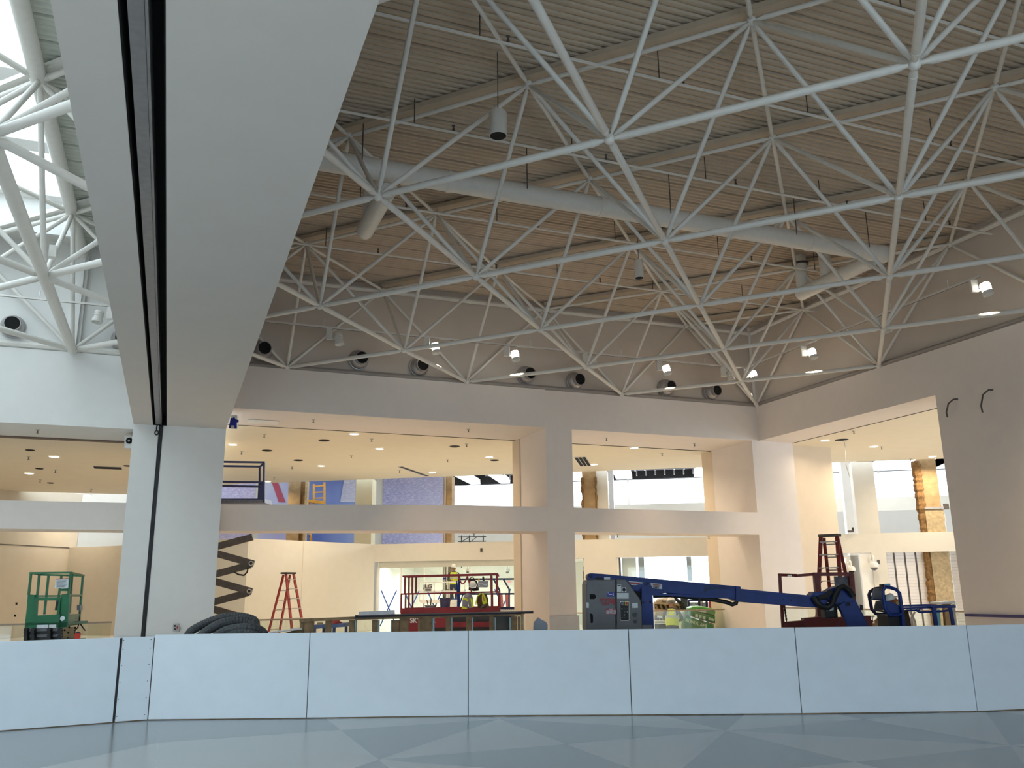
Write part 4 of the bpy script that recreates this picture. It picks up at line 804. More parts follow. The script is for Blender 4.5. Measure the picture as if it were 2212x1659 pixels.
# ================================================================== HOSE COIL
t = thing('hose_coil', 'pile of thick dark grey corrugated flexible hose behind the barrier, in front of the column', 'hose', Vector((*V(490, 1350, 13.9).xy, 0)))
def hose(px, r, D0, name='hose_loop'):
    pts = [V(x, y, D0+dd) for x, y, dd in px]; out = []
    for i in range(len(pts)-1):
        p0_, p1_, p2_, p3_ = pts[max(i-1, 0)], pts[i], pts[i+1], pts[min(i+2, len(pts)-1)]
        n = max(4, int((p2_-p1_).length/.022))
        for j in range(n):
            s = j/n; out.append(.5*((2*p1_)+(p2_-p0_)*s+(2*p0_-5*p1_+4*p2_-p3_)*s*s+(-p0_+3*p1_-3*p2_+p3_)*s**3))
    out.append(pts[-1]); return obj(name, MB().tube(out, [r*(1.0 if i % 2 else .92) for i in range(len(out))], 12), HOSE, t, None, False)
Dh = 13.9
hose([(396, 1400, 0), (405, 1374, 0), (418, 1360, 0), (450, 1344, .1), (485, 1333, .15), (520, 1332, .2), (548, 1340, .2), (553, 1352, .2), (548, 1364, .3)], .068, Dh+.1)
hose([(420, 1395, -.1), (436, 1372, -.1), (470, 1350, -.1), (505, 1341, 0), (535, 1343, .1), (551, 1353, .1), (540, 1368, 0)], .072, Dh-.15)
hose([(455, 1385, -.1), (480, 1366, -.1), (510, 1357, -.1), (540, 1356, -.1), (562, 1362, 0), (570, 1372, 0), (560, 1390, 0)], .07, Dh-.35)
hose([(470, 1395, 0), (500, 1372, 0), (535, 1368, 0), (560, 1378, 0), (566, 1392, 0)], .07, Dh-.5)
for k in range(6):
    c = Vector((*V(492+6*(k % 3), 1350, Dh+.05).xy, .075+.145*k)); obj('hose_loop', MB().tube([c+RH*.5*math.cos(a*PI/14)+FH*.42*math.sin(a*PI/14) for a in range(29)], [.072 if i % 2 else .066 for i in range(29)], 10, False), HOSE, t)
obj('tie', MB().rect(512, 1350, 518, 1364, Dh-.5, .03), GALV, t)
# ================================================================== NAVY SCISSOR LIFT BEHIND THE COLUMN
D = 28.6; t = thing('scissor_lift', 'raised navy scissor lift with dark grey arms half hidden behind the column', 'scissor lift', Vector((*V(480, 1300, D+.5).xy, 0)))
ang = lambda x, y, d=0: V(x, y, D+d)
for w in (0, .75):
    for k in range(-1, 3):
        yR = 1217+60*k; xR = 545-4*k
        if k > -1: obj('scissor_arm', MB().bar(ang(xR+3, yR+1, w), ang(xR-112, yR-31, w), .10, .22), ARM, t)
        obj('scissor_arm', MB().bar(ang(xR-3, yR+3, w+.11), ang(xR-116, yR+33, w+.11), .10, .22), ARM, t)
for k in range(0, 2): obj('pivot_pin', MB().lathe([(.075, -.09), (.075, -.06), (.045, -.06), (.045, -.07), (0, -.07)], 14, ang(544-4*k, 1217+60*k, 0), FH), BLACK, t, None, True)
for k in range(0, 2): obj('pin_ring', MB().lathe([(.078, -.085), (.078, -.097), (.05, -.097), (.05, -.085)], 14, ang(544-4*k, 1217+60*k, 0), FH, False), ALU, t)
obj('cable_loop', MB().tube([ang(505, 1235, -.1), ang(515, 1241, -.1), ang(527, 1243, -.1), ang(534, 1236, -.1), ang(536, 1226, -.1)], .028, 6), BLACK, t, None, True)
zpl = ang(560, 1085).z
obj('deck', MB().prism([ang(395, 1086), ang(572, 1086), ang(572, 1086)+FH*.85, ang(395, 1086)+FH*.85], (0, 0, .14)), BLUED, t)
obj('toe_panel', MB().prism([ang(478, 1086, -.02), ang(571, 1086, -.02), ang(571, 1079.5, -.02), ang(478, 1078.5, -.02)], FH*.02), mat('grey_blue_toe_panel', (.10, .11, .15), .5, 0, .4, 20), t)
for w, dy, x1 in ((0, 0, 572), (.75, 9, 562)):
    for y in (998, 1041): obj('rail', MB().bar(ang(400, y-1.5+dy, 0), ang(x1, y+1+dy, 0), .05, .065), BLUED, t).location.y += 0
    obj('post', MB().bar(ang(x1-1.5, 1085, w), ang(x1-1.5 if w == 0 else x1-1, 1000+dy, 0), .06, .06), BLUED, t)
obj('corner_panel', MB().prism([ang(556, 1080, .02), ang(570, 1080, .02), ang(572, 1043, .02), ang(558, 1044, .02)], FH*.05), BLUED, t)
obj('end_rail', MB().bar(ang(562, 1008), ang(571, 1000), .06, .06), BLUED, t)
obj('chassis', MB().prism([V(380, 1430, D), V(560, 1430, D), V(560, 1430, D)+FH*.9, V(380, 1430, D)+FH*.9], (0, 0, .9)), BLUED, t)
for x in (395, 545): q = V(x, 1430, D); obj('wheel', MB().lathe([(.2, -.08), (.22, -.05), (.22, .05), (.2, .08)], 16, (q.x, q.y, .22), FH), BLACK, t)
# ================================================================== GREEN LIFT
D = 16.3; g_ = lambda x, y, d=0: V(x, y, D+d)
t = thing('scissor_lift', 'small bright green single man scissor lift at the left edge', 'scissor lift', Vector((*V(100, 1350, D+.4).xy, 0)))
R_ = lambda n, px, d=0, th=.05, m=GREEN: obj(n, MB().pp(px, D+d, th), m, t)
R_('front_panel', [(60, 1284), (75, 1285), (74, 1300), (70, 1345), (53, 1357), (58, 1310)]); R_('front_panel', [(133, 1284), (150, 1282), (146, 1350), (143, 1355), (122, 1357), (128, 1345), (131, 1310)])
R_('lower_panel', [(53, 1357), (54, 1347), (145, 1344), (144, 1355)]); R_('gate_frame', [(70, 1345), (71, 1330), (130, 1327), (128, 1345)], -.03, .04); R_('gate_frame', [(75, 1290), (131, 1290), (131, 1297), (75, 1297)], -.03, .04)
R_('gate_frame', [(74, 1297), (81, 1297), (79, 1331), (71, 1332)], -.03, .04); R_('gate_frame', [(125, 1297), (130, 1297), (128, 1329), (122, 1329)], -.03, .04)
for a, c, d in (((67, 1239), (62, 1285), 0), ((85, 1241), (80, 1292), .05), ((105, 1243), (96, 1327), .8), ((133, 1243), (127, 1290), .8), ((153, 1239), (148, 1285), 0), ((156, 1239), (150, 1325), .1), ((179, 1245), (172, 1330), .8)):
    obj('post', MB().bar(g_(*a, d), g_(*c, d), .035, .035), GREEN, t)
obj('top_rail', MB().bar(g_(65, 1238), g_(155, 1237), .03, .035), GREEN, t); obj('top_rail', MB().bar(g_(87, 1241.5, .8), g_(181, 1244, .8), .03, .035).bar(g_(65, 1238), g_(87, 1241.5, .8), .03, .03), GREEN, t); obj('top_rail', MB().bar(g_(154, 1237), g_(181, 1243.5, .8), .04, .03), OLIVE, t)
obj('mid_rail', MB().bar(g_(76, 1287.5, .8), g_(175, 1287, .8), .03, .03), GREEN, t); obj('mid_rail', MB().bar(g_(149, 1286), g_(176, 1286, .8), .03, .03), OLIVE, t)
obj('decal', MB().pp([(120, 1251), (148, 1250), (147, 1271), (118, 1271)], D-.04, .015), PAPER, t); obj('decal_strip', MB().pp([(120, 1250), (147, 1249.3), (147, 1251), (120, 1251.6)], D-.045, .012), DECALR, t)
lm = MB()
for k in range(6): lm.pp([(122+.1*k, 1254+2.7*k), (145-(k % 3)*3, 1253.6+2.7*k), (145-(k % 3)*3, 1254.6+2.7*k), (122, 1255+2.7*k)], D-.046, .004)
obj('fine_print', lm, GREYC, t); obj('manual_box', MB().pp([(130, 1272), (146, 1271), (145, 1277), (129, 1277)], D-.02, .06), GREEN, t)
obj('decal', MB().pp([(79, 1350), (104, 1349.5), (104, 1356), (79, 1356.5)], D-.015, .012).pp([(106, 1349.5), (121, 1349), (121, 1355.5), (106, 1356)], D-.015, .012), PAPER, t); obj('round_emblem', MB().lathe([(.045, -.02), (0, -.021)], 14, g_(136, 1336), FH), PAPER, t)
obj('hand_grip', MB().bar(g_(125, 1297, -.02), g_(121.5, 1318, -.02), .04, .035), BLACK, t)
obj('side_panel', MB().prism([g_(145, 1327, .05), g_(172, 1326, .7), g_(171, 1349, .7), g_(144, 1353, .05)], FH*.05), OLIVE, t); obj('charger_box', MB().rect(166, 1307, 173, 1318, D+.7, .1), GREYC, t); obj('floor_plate', MB().prism([g_(56, 1350), g_(146, 1350), g_(146, 1350)+FH*.75, g_(56, 1350)+FH*.75], (0, 0, .05)), GREEN, t)
for k, y in enumerate((1360.5, 1367, 1373.5, 1380)):
    obj('scissor_stack', MB().bar(g_(60, y, .05), g_(133, y-1, .05), .09, .05).bar(g_(60, y, .5), g_(133, y-1, .5), .09, .05), BLACK if k % 2 else GREYC, t)
    [obj('pivot_pin', MB().lathe([(.036, -.08), (.036, .0)], 10, g_(xx, y-.5), FH), BLACK, t) for xx in (60, 75, 110, 133)]
q0 = g_(58, 1384); obj('chassis', MB().prism([Vector((*g_(52, 1384).xy, .12)), Vector((*g_(142, 1384).xy, .12)), Vector((*(g_(142, 1384)+FH*.75).xy, .12)), Vector((*(g_(52, 1384)+FH*.75).xy, .12))], (0, 0, q0.z-.12)), GREEN, t)
for x in (60, 134): q = g_(x, 1384, .02); obj('wheel', MB().lathe([(.14, -.05), (.15, 0), (.14, .05)], 14, (q.x, q.y, .15), FH), BLACK, t)
obj('power_cord', MB().tube([g_(172, 1322, .7), g_(172, 1345, .65), g_(177, 1353, .6), g_(184, 1362, .6)], .012, 5).tube([g_(171, 1345, .65), g_(168, 1355, .6), g_(161, 1363, .6)], .012, 5), BLACK, t)
t2 = thing('drilled_panel', 'beige plywood crate with drilled holes right of the green lift', 'crate', Vector((*g_(150, 1370, .7).xy, 0)))
obj('board', MB().prism([Vector((*g_(133, 1356, 1.05).xy, 0)), Vector((*g_(164, 1356, 1.05).xy, 0)), Vector((*g_(164, 1356, 1.08).xy, 0)), Vector((*g_(133, 1356, 1.08).xy, 0))], (0, 0, V(150, 1354, D+1.05).z)), CARD, t2)
hm = MB()
for x, y in ((150, 1355), (163, 1356), (148, 1367), (162, 1368), (147, 1379), (140, 1361)): hm.lathe([(.022, -.01), (0, -.011)], 8, V(x, y, D+1.04), FH)
obj('drilled_holes', hm, DARK, t2)
t2 = thing('gas_can', 'small red tool case with black clamps behind the barrier right of the green lift', 'tool case', Vector((*V(168, 1375, 15.2).xy, 0)))
obj('body', MB().prism([Vector((*V(161, 1375, 15.2).xy, 0)), Vector((*V(174, 1375, 15.2).xy, 0)), Vector((*V(174, 1375, 15.4).xy, 0)), Vector((*V(161, 1375, 15.4).xy, 0))], (0, 0, V(168, 1369, 15.2).z)), mat('bright_red_case', (.55, .03, .015), .4, 0, .1), t2); obj('clamp', MB().tube([V(163, 1369, 15.3), V(166, 1367, 15.3), V(169, 1366.5, 15.3), V(173, 1369, 15.3)], .02, 6), BLACK, t2)
# ================================================================== BLUE BOOM LIFT
D = 16.2; b_ = lambda x, y, d=0: V(x, y, D+d)
t = thing('boom_lift', 'blue articulating boom lift with grey engine cover in front of the corner', 'boom lift', Vector((*V(1335, 1350, D+.5).xy, 0)))
def Q(n, px, d=0, th=.1, m=BLUE, lab=None, bev=0): return obj(n, MB().pp(px, D+d, th), m, t, lab, False, None, bev)
gz = 1365
body = Q('engine_cover', [(1267, gz), (1266, 1262), (1269, 1252), (1330, 1251.5), (1330.5, gz)], 0, 1.0, GREYC, None, .02)
Q('cover_door', [(1332, gz), (1331.5, 1251), (1350, 1251), (1357, 1258), (1384, 1296), (1387, 1310), (1388, gz)], .01, .9, GREYC, None, .02)
Q('vent_recess', [(1273.5, 1283), (1284, 1283.5), (1287.5, 1287), (1287, 1291), (1284, 1294), (1274, 1294)], -.004, .02, DARK); Q('vent_recess', [(1275, 1325), (1279, 1326), (1281, 1330), (1281, 1345), (1276, 1346)], -.004, .02, DARK)
Q('emboss', [(1304, 1271), (1329.5, 1271), (1329.5, 1273), (1305.5, 1273), (1305.5, 1303), (1303.5, 1303)], -.006, .01, GREYC)
Q('decal', [(1311, 1279), (1327.5, 1279), (1328, 1289.5), (1311, 1289)], -.008, .01, DECALB, 'blue rental decal'); Q('decal_mark', [(1313, 1280), (1314.3, 1280), (1314.3, 1281.6), (1313, 1281.6)], -.012, .004, WHITE); Q('decal_mark', [(1315, 1283.2), (1322.5, 1283), (1322.5, 1284.4), (1315, 1284.8)], -.012, .004, WHITE); Q('decal_mark', [(1324, 1280.5), (1325, 1280.5), (1325.3, 1286), (1327, 1287.5), (1324.5, 1287)], -.012, .004, WHITE)
Q('decal', [(1309, 1314.5), (1331, 1314.5), (1331.5, 1327), (1309, 1327)], -.008, .01, DECALR, 'red warning decal')
px2 = lambda n: n*D/FPX
pm = mat('red_stencil', (.42, .03, .05), .6, 0, .15, 30)
text('STATE\nLIFT', b_(1309, 1301, -.012), px2(9), pm, t, RH, UP, 'stencil_lettering'); text('4', b_(1324, 1301, -.012), px2(18), pm, t, RH, UP, 'stencil_number')
text('NOT\nFOR USE ON\nCERAMIC TILE\nAND CARPET', b_(1320, 1320.8, -.02), px2(3.4), PAPER, t, RH, UP, 'decal_lettering')
Q('decal', [(1305, 1247), (1318, 1247), (1318, 1252), (1305, 1252)], -.012, .01, PAPER); Q('decal', [(1333, 1263), (1342, 1263), (1342, 1279), (1333, 1279)], -.004, .01, PAPER); Q('decal', [(1343, 1269), (1353, 1269), (1353, 1279), (1343, 1279)], -.004, .01, PAPER); Q('decal', [(1333, 1281), (1358, 1281), (1358, 1293), (1333, 1293)], -.004, .01, PAPER)
obj('symbol', MB().lathe([(px2(3.6), 0), (px2(3), 0)], 16, b_(1348, 1274, -.008), FH), BLACK, t); Q('symbol_bar', [(1345, 1273.6), (1351, 1273.6), (1351, 1274.6), (1345, 1274.6)], -.01, .004, BLACK); Q('text_bar', [(1334, 1264), (1341, 1264), (1341, 1266), (1334, 1266)], -.008, .004, BLACK)
Q('control_panel', [(1339, 1302), (1340, 1299), (1357, 1298), (1359, 1300), (1359.5, 1339), (1357, 1341), (1342, 1341), (1339.5, 1339)], -.012, .02, ALU); Q('control_face', [(1340, 1303), (1341.5, 1300), (1357, 1299.5), (1358.4, 1301), (1358.6, 1338), (1356.5, 1339.8), (1342.5, 1339.8), (1340.5, 1338)], -.02, .012, BLACK)
Q('emergency_plate', [(1350, 1299.5), (1357, 1299.5), (1357, 1308), (1350, 1308)], -.026, .008, mat('yellow_plate', (.55, .42, .05), .5, 0, .05)); obj('emergency_button', MB().lathe([(px2(2.4), 0), (px2(2.2), -.02), (0, -.024)], 12, b_(1353.5, 1303.5, -.026), FH), DECALR, t); obj('gauge', MB().lathe([(px2(3.6), 0), (px2(3.6), -.01), (px2(3), -.01)], 14, b_(1345, 1304, -.022), FH), GREYC, t)
for r_ in range(4):
    for c_ in range(3): obj('toggle_switch', MB().lathe([(px2(1.3), 0), (px2(1), -.02), (0, -.022)], 8, b_(1343.5+5.8*c_, 1315+6.6*r_, -.022), FH), GREYC if (r_+c_) % 3 else ALU, t)
Q('decal', [(1365, 1303), (1377.5, 1302), (1378, 1313), (1366, 1313.5)], -.004, .012, PAPER); obj('cover_ring', MB().lathe([(px2(5), 0), (px2(4.6), -.006), (px2(4.2), 0)], 16, b_(1371.5, 1328, 0), FH).lathe([(px2(3.4), 0), (px2(3), -.006), (px2(2.8), 0)], 16, b_(1372, 1343, 0), FH), GREYC, t)
Q('hinge_decal', [(1266.5, 1301), (1272, 1302), (1272, 1313), (1267, 1313)], -.004, .01, PAPER)
# booms
Q('main_boom', [(1271, 1248), (1274, 1240), (1280, 1238.5), (1300, 1239.5), (1460, 1255.5), (1598, 1268), (1599, 1298), (1576, 1293), (1440, 1281), (1405, 1284), (1300, 1262), (1271, 1256)], .25, .34, BLUE, None, .01)
Q('boom_flange', [(1280, 1238.2), (1460, 1254.5), (1599, 1267), (1599, 1269), (1460, 1257), (1280, 1240.5)], .22, .40)
Q('boom_flange', [(1410, 1281), (1577, 1289), (1577, 1293.5), (1410, 1286)], .22, .40)
obj('boom_end_knuckle', MB().lathe([(px2(8), -.03), (px2(8), .4)], 20, b_(1276.5, 1246.5, .22), FH).lathe([(px2(3), -.06), (px2(3), .42)], 12, b_(1277, 1245, .22), FH), BLUE, t)
[obj('pivot_pin', MB().lathe([(px2(2.6), -.05), (0, -.055)], 12, b_(*c_), FH), BLACK, t) for c_ in ((1276, 1245, .19), (1399, 1261, .14))]
Q('hydraulic_block', [(1285, 1252), (1290, 1247), (1300, 1248), (1306, 1252)], .2, .08, BLACK)
Q('lift_link', [(1363, 1268), (1395, 1258.5), (1404, 1258), (1406, 1263), (1402, 1267), (1371, 1276)], .14, .08); Q('upright', [(1388, gz), (1386, 1268), (1400, 1262), (1408, 1266), (1410, 1288), (1413, gz)], .1, .34)
obj('upright_bolt', MB().lathe([(px2(2.4), 0), (0, -.01)], 10, b_(1405, 1300, .1), FH).lathe([(px2(2.2), 0), (0, -.01)], 10, b_(1390, 1302, .1), FH), BLACK, t); Q('upright_foot', [(1374, 1278), (1384, 1294), (1392, 1300), (1392, 1276)], .3, .2, BLACK)
Q('boom_decal', [(1357, 1255), (1390, 1258), (1388, 1265), (1364, 1264)], .24, .02, PAPER); Q('boom_decal_stripe', [(1358, 1257), (1386, 1259.5), (1378, 1262), (1362, 1261)], .235, .01, DECALR); Q('boom_decal', [(1405, 1259.5), (1430, 1261.5), (1430, 1272.5), (1408, 1270.5)], .235, .02, PAPER)
text('AERIALS', b_(1418.5, 1263.6, .225), px2(4.8), DECALR, t, RH-UP*.08, UP, 'decal_lettering', .004, .9); text('1-5077', b_(1417, 1268.8, .225), px2(5), BLACK, t, RH-UP*.08, UP, 'decal_lettering')
obj('hydraulic_hose', MB().tube([b_(1411, 1287, .3), b_(1450, 1286, .3), b_(1500, 1291, .3), b_(1545, 1296, .3), b_(1570, 1301, .3), b_(1582, 1306, .3), b_(1590, 1303, .3), b_(1592, 1296, .3), b_(1586, 1288, .3)], .04, 9), BLACK, t, None, True)
obj('hose_clamp', MB().bar(b_(1452, 1283, .28), b_(1452, 1291, .28), .03, .09).bar(b_(1510, 1288, .28), b_(1510, 1296, .28), .03, .09), BLACK, t)
Q('boom_scuff', [(1521, 1264), (1560, 1268), (1590, 1272), (1530, 1274), (1520, 1282)], .247, .004, mat('scuffed_blue', (.010, .026, .10), .6, 0, .3))
Q('fly_boom', [(1596, 1272), (1698, 1282), (1760, 1289), (1785, 1296), (1790, 1301), (1775, 1312), (1755, 1312.5), (1596, 1300)], .3, .26, BLUE, None, .008); Q('boom_flange', [(1596, 1271.5), (1752, 1286.5), (1775, 1291), (1772, 1294), (1750, 1291.5), (1596, 1277)], .27, .32)
Q('boom_collar', [(1590, 1267), (1600, 1268), (1600, 1299), (1590, 1298)], .21, .42)
Q('jib_bracket', [(1752, 1287), (1759, 1278), (1784, 1279), (1800, 1270), (1815, 1265), (1828, 1268), (1838, 1280), (1845, 1298), (1835, 1306), (1810, 1308), (1798, 1300), (1785, 1292)], .28, .3, BLUE, None, .008)
Q('jib_arm', [(1812, 1308), (1826, 1300), (1850, 1300), (1856, 1312), (1874, gz), (1840, gz)], .22, .12); Q('jib_arm', [(1826, 1290), (1842, 1288), (1866, 1330), (1880, gz), (1862, gz)], .42, .12)
obj('jib_hose', MB().tube([b_(1757, 1290, .25), b_(1764, 1300, .22), b_(1775, 1311, .2), b_(1788, 1313, .2), b_(1798, 1305, .2), b_(1803, 1288, .2), b_(1812, 1271, .2), b_(1822, 1267, .2), b_(1835, 1275, .2), b_(1843, 1288, .22)], .055, 9).tube([b_(1768, 1292, .25), b_(1785, 1288, .22), b_(1794, 1279, .22), b_(1792, 1277, .25)], .045, 8), BLACK, t, None, True)
Q('jib_motor', [(1780, 1304), (1808, 1302), (1811, 1334), (1783, 1336)], .45, .25, BLACK, None, .02); Q('jib_motor_decal', [(1785, 1314), (1801, 1312), (1801, 1318), (1786, 1320)], .44, .01, PAPER)
obj('jib_pin', MB().lathe([(px2(4), -.02), (0, -.03)], 12, b_(1832, 1305, .2), FH).lathe([(px2(2.5), -.02), (0, -.03)], 12, b_(1812, 1304, .26), FH), BLACK, t); Q('jib_fitting', [(1860, 1306), (1864, 1308), (1864, 1318), (1860, 1318)], .4, .06, BLACK)
[obj('boom_rivet', MB().lathe([(px2(r0), 0), (0, -.006)], 8, b_(*c_), FH), BLACK, t) for r0, c_ in ((1.4, (1692, 1295, .298)), (2, (1709, 1296, .298)))]
obj('drive_chassis', MB().prism([Vector((*b_(1240, 1400, .1).xy, .35)), Vector((*b_(1440, 1400, .1).xy, .35)), Vector((*b_(1440, 1400, 1.2).xy, .35)), Vector((*b_(1240, 1400, 1.2).xy, .35))], (0, 0, .4)), BLUE, t)
obj('cover_base', MB().prism([Vector((*b_(1270, 1400, .05).xy, .7)), Vector((*b_(1412, 1400, .05).xy, .7)), Vector((*b_(1412, 1400, .95).xy, .7)), Vector((*b_(1270, 1400, .95).xy, .7))], (0, 0, .35)), GREYC, t)
for x in (1255, 1425):
    for d in (.15, 1.15): q = b_(x, 1400, d); obj('wheel', MB().lathe([(.28, -.1), (.3, -.07), (.3, .07), (.28, .1)], 18, (q.x, q.y, .3), FH), BLACK, t, None, True)
# basket end of the same boom
def rr(px, d): return [b_(x, y, d) for x, y in px]
fr = [(1911, 1268), (1922, 1269), (1935, 1273), (1943, 1281), (1946, 1300), (1950, 1325), (1936, 1329), (1922, 1329), (1912, 1315), (1908, 1290), (1907, 1276), (1911, 1268)]
obj('basket_hoop', MB().tube(rr(fr, .2), .033, 8), BLUE, t, None, True)
obj('basket_hoop', MB().tube(rr([(1906, 1270), (1890, 1272), (1880, 1278), (1877, 1285), (1880, 1300), (1883, 1316), (1892, 1326), (1905, 1327), (1918, 1325)], .9), .033, 8), BLUED, t, None, True)
Q('control_shield', [(1889, 1271), (1906, 1270), (1907, 1295), (1882, 1295)], .75, .05, GREYC); Q('control_shield', [(1894, 1298), (1909, 1296), (1911, 1318), (1889, 1317)], .7, .05, GREYC); obj('shield_bar', MB().bar(b_(1882, 1294.5, .8), b_(1908, 1295, .6), .03, .03).bar(b_(1884, 1317, .85), b_(1916, 1322, .5), .03, .03), BLUED, t)
Q('basket_panel', [(1912, 1297), (1926, 1300), (1944, 1309), (1948, 1328), (1923, 1328), (1913, 1314)], .24, .05); Q('rotator', [(1918, 1329), (1949, 1329), (1956, gz), (1922, gz)], .3, .5, BLACK); Q('rotator_plate', [(1947, 1315), (1952, 1318), (1959, gz), (1950, gz)], .2, .5)
Q('control_stand', [(1905, 1262), (1911, 1262), (1912, 1276), (1905, 1276)], .3, .12, BLACK); Q('control_cover', [(1911, 1261.5), (1923, 1260.5), (1924, 1268), (1911, 1268.5)], .28, .14, mat('sky_blue_cover', (.12, .30, .55), .4, 0, .1))
Q('footwell_side', [(1951, 1318), (1962, 1318), (1968, 1350), (1969, gz), (1957, gz)], .6, .1, BRNF)
for (x0, y0, x1, y1, d) in ((1948, 1309, 2040, 1309, .2), (1950, 1314, 2064, 1311, .3), (1955, 1308, 2000, 1306.5, 1.1), (2000, 1306.5, 2064, 1309.5, 1.1)): obj('basket_rail', MB().bar(b_(x0, y0, d), b_(x1, y1, d), .035, .03), BLUE, t)
obj('basket_rail', MB().tube(rr([(1958, 1318), (1985, 1318), (1989, 1314)], .25), .016, 6).tube(rr([(1979, 1314), (1981, 1320), (1986, 1322.5), (2040, 1320), (2048, 1318), (2051, 1312)], .2), .018, 6), BLUE, t, None, True)
obj('basket_post', MB().bar(b_(2016, 1311, .2), b_(2022, 1352, .2), .06, .06), BLUE, t); obj('basket_post', MB().bar(b_(2052, 1312, .3), b_(2059, 1350, .3), .05, .05), BLUE, t)
obj('basket_floor', MB().prism([b_(1958, 1368, .1), b_(2066, 1368, .1), b_(2066, 1368, 1.0), b_(1958, 1368, 1.0)], (0, 0, .05)), BLUE, t)
q = b_(1924, 1293.5, .42); hard_hat(q, -RH*.35+UP-FH*.1, WHITE, 'white hard hat resting in the blue boom basket', RH, .66)
t2 = thing('safety_harness', 'orange brown harness bundle lying in the blue boom basket', 'harness', b_(1935, 1303, .5)); obj('webbing', MB().tube(rr([(1921, 1297), (1926, 1298), (1934, 1302), (1944, 1308)], .5), [.05, .1, .085, .05], 9), ORNG, t2, None, True); obj('strap', MB().bar(b_(1936, 1300, .4), b_(1942, 1309, .4), .03, .05), mat('yellow_strap', (.6, .45, .15), .7, 0, .1), t2); obj('strap', MB().bar(b_(1913, 1285, .5), b_(1915, 1297, .5), .05, .05), BLACK, t2)
# ================================================================== RIGHT RED LIFT
D = 18.6; r_ = lambda x, y, d=0: V(x, y, D+d)
t = thing('scissor_lift', 'worn dark red scissor lift with a chain gate behind the blue boom', 'scissor lift', Vector((*V(1780, 1350, D+.5).xy, 0)))
B_ = lambda n, a, c, w=.06, d=0, d2=None, m=REDD: obj(n, MB().bar(r_(*a, d), r_(*c, d if d2 is None else d2), w, w), m, t)
B_('post', (1684, 1241), (1692, 1362)); B_('top_rail', (1683, 1242), (1720, 1243), .06, 0, .3); B_('top_rail', (1717, 1244), (1770, 1239.5), .06, .3); B_('top_rail', (1757, 1240.5), (1842, 1240), .075, .2); B_('post', (1763, 1240), (1772, 1350), .12, .2); B_('post', (1838, 1240), (1846, 1350), .1, .2); B_('post', (1768, 1300), (1762, 1340), .04, .3)
B_('toe_board', (1692, 1350), (1740, 1346), .12, 0); B_('deck_side', (1735, 1346), (1800, 1340), .2, .05); B_('deck_side', (1772, 1346), (1878, 1340), .2, .25); B_('deck_plate', (1692, 1358), (1880, 1352), .25, .4)
obj('placard', MB().pp([(1802, 1245), (1834, 1245), (1835, 1263), (1804, 1266)], D+.25, .03), mat('dark_grey_placard', (.12, .12, .14), .6, 0, .3, 25), t); obj('placard_edge', MB().pp([(1805, 1266), (1834, 1263.5), (1834, 1266), (1805, 1268.5)], D+.24, .03), ORNG, t)
B_('rail_clip', (1701, 1243.5), (1710, 1243.5), .035, .04, None, ALU)
ch_ = MB()
for k in range(11):
    c = r_(1694+k*.5, 1307+k*3.4, -.02); ax = RH if k % 2 else FH
    ch_.tube([c+(ax*math.cos(a*PI/4)*.016+UP*math.sin(a*PI/4)*.034) for a in range(9)], .007, 5, False)
obj('chain', ch_, ARM, t)
obj('base', MB().prism([Vector((*r_(1690, 1380, .1).xy, .25)), Vector((*r_(1880, 1380, .1).xy, .25)), Vector((*r_(1880, 1380, 1).xy, .25)), Vector((*r_(1690, 1380, 1).xy, .25))], (0, 0, .55)), REDD, t)
for x in (1712, 1860): q = r_(x, 1380, .08); obj('wheel', MB().lathe([(.22, -.08), (.23, 0), (.22, .08)], 16, (q.x, q.y, .23), FH), BLACK, t)
# ================================================================== THINGS BEHIND THE RIGHT RAILING
t = thing('cardboard_box', 'open cardboard box with tools beside the blue basket', 'box', Vector((*V(1890, 1350, 20.1).xy, 0)))
obj('box_body', MB().prism([Vector((*V(1876, 1350, 20.1).xy, 0)), Vector((*V(1912, 1350, 20.1).xy, 0)), Vector((*V(1912, 1350, 20.6).xy, 0)), Vector((*V(1876, 1350, 20.6).xy, 0))], (0, 0, V(1890, 1347, 20.1).z)), CARD, t)
obj('flap', MB().pp([(1889, 1340), (1898, 1333), (1900, 1347), (1890, 1347)], 20.2, .01).pp([(1899, 1347), (1902, 1336), (1909, 1343), (1909, 1347)], 20.2, .01), CARD, t)
t2 = thing('hand_tool', 'grey clamp shaped tool standing in the open cardboard box', 'tool', V(1884, 1342, 20.15)); obj('handle', MB().tube([V(1878, 1336, 20.15), V(1881, 1332, 20.15), V(1889, 1331, 20.15)], .018, 6).tube([V(1885, 1332, 20.15), V(1884, 1346, 20.15)], .015, 6), ALU, t2); obj('grip', MB().blob(V(1884, 1342, 20.1), .035, .03, .025, 8, 5), DECALR, t2)
def leaner(px, D0, m, name, lab, cat, th=.03): 
    pts = [V(x, y, D0) if y < 1379 else Vector((*V(x, y, D0).xy, 0)) for x, y in px]; return tag(obj(name, MB().prism(pts, FH*th), m), lab, cat)
tq = mat('turquoise_board', (.16, .42, .52), .7, 0, .1)
leaner([(2021, 1318), (2030, 1316), (2033, 1380), (2024, 1380)], 20.2, tq, 'foam_board', 'turquoise foam board leaning behind the blue basket', 'board')
leaner([(2037, 1316), (2040, 1316), (2044, 1380), (2040, 1380)], 20.1, BROWND, 'timber_post', 'dark brown timber post standing behind the blue basket', 'timber')
leaner([(2041, 1310), (2052, 1310), (2056, 1380), (2044, 1380)], 20.3, CARD, 'plywood_sheet', 'tan plywood sheet standing right of the turquoise board', 'board')
leaner([(2054, 1306), (2062, 1304), (2067, 1380), (2058, 1380)], 20.6, STUD, 'metal_studs', 'bundle of metal studs at the right end of the rail', 'studs')
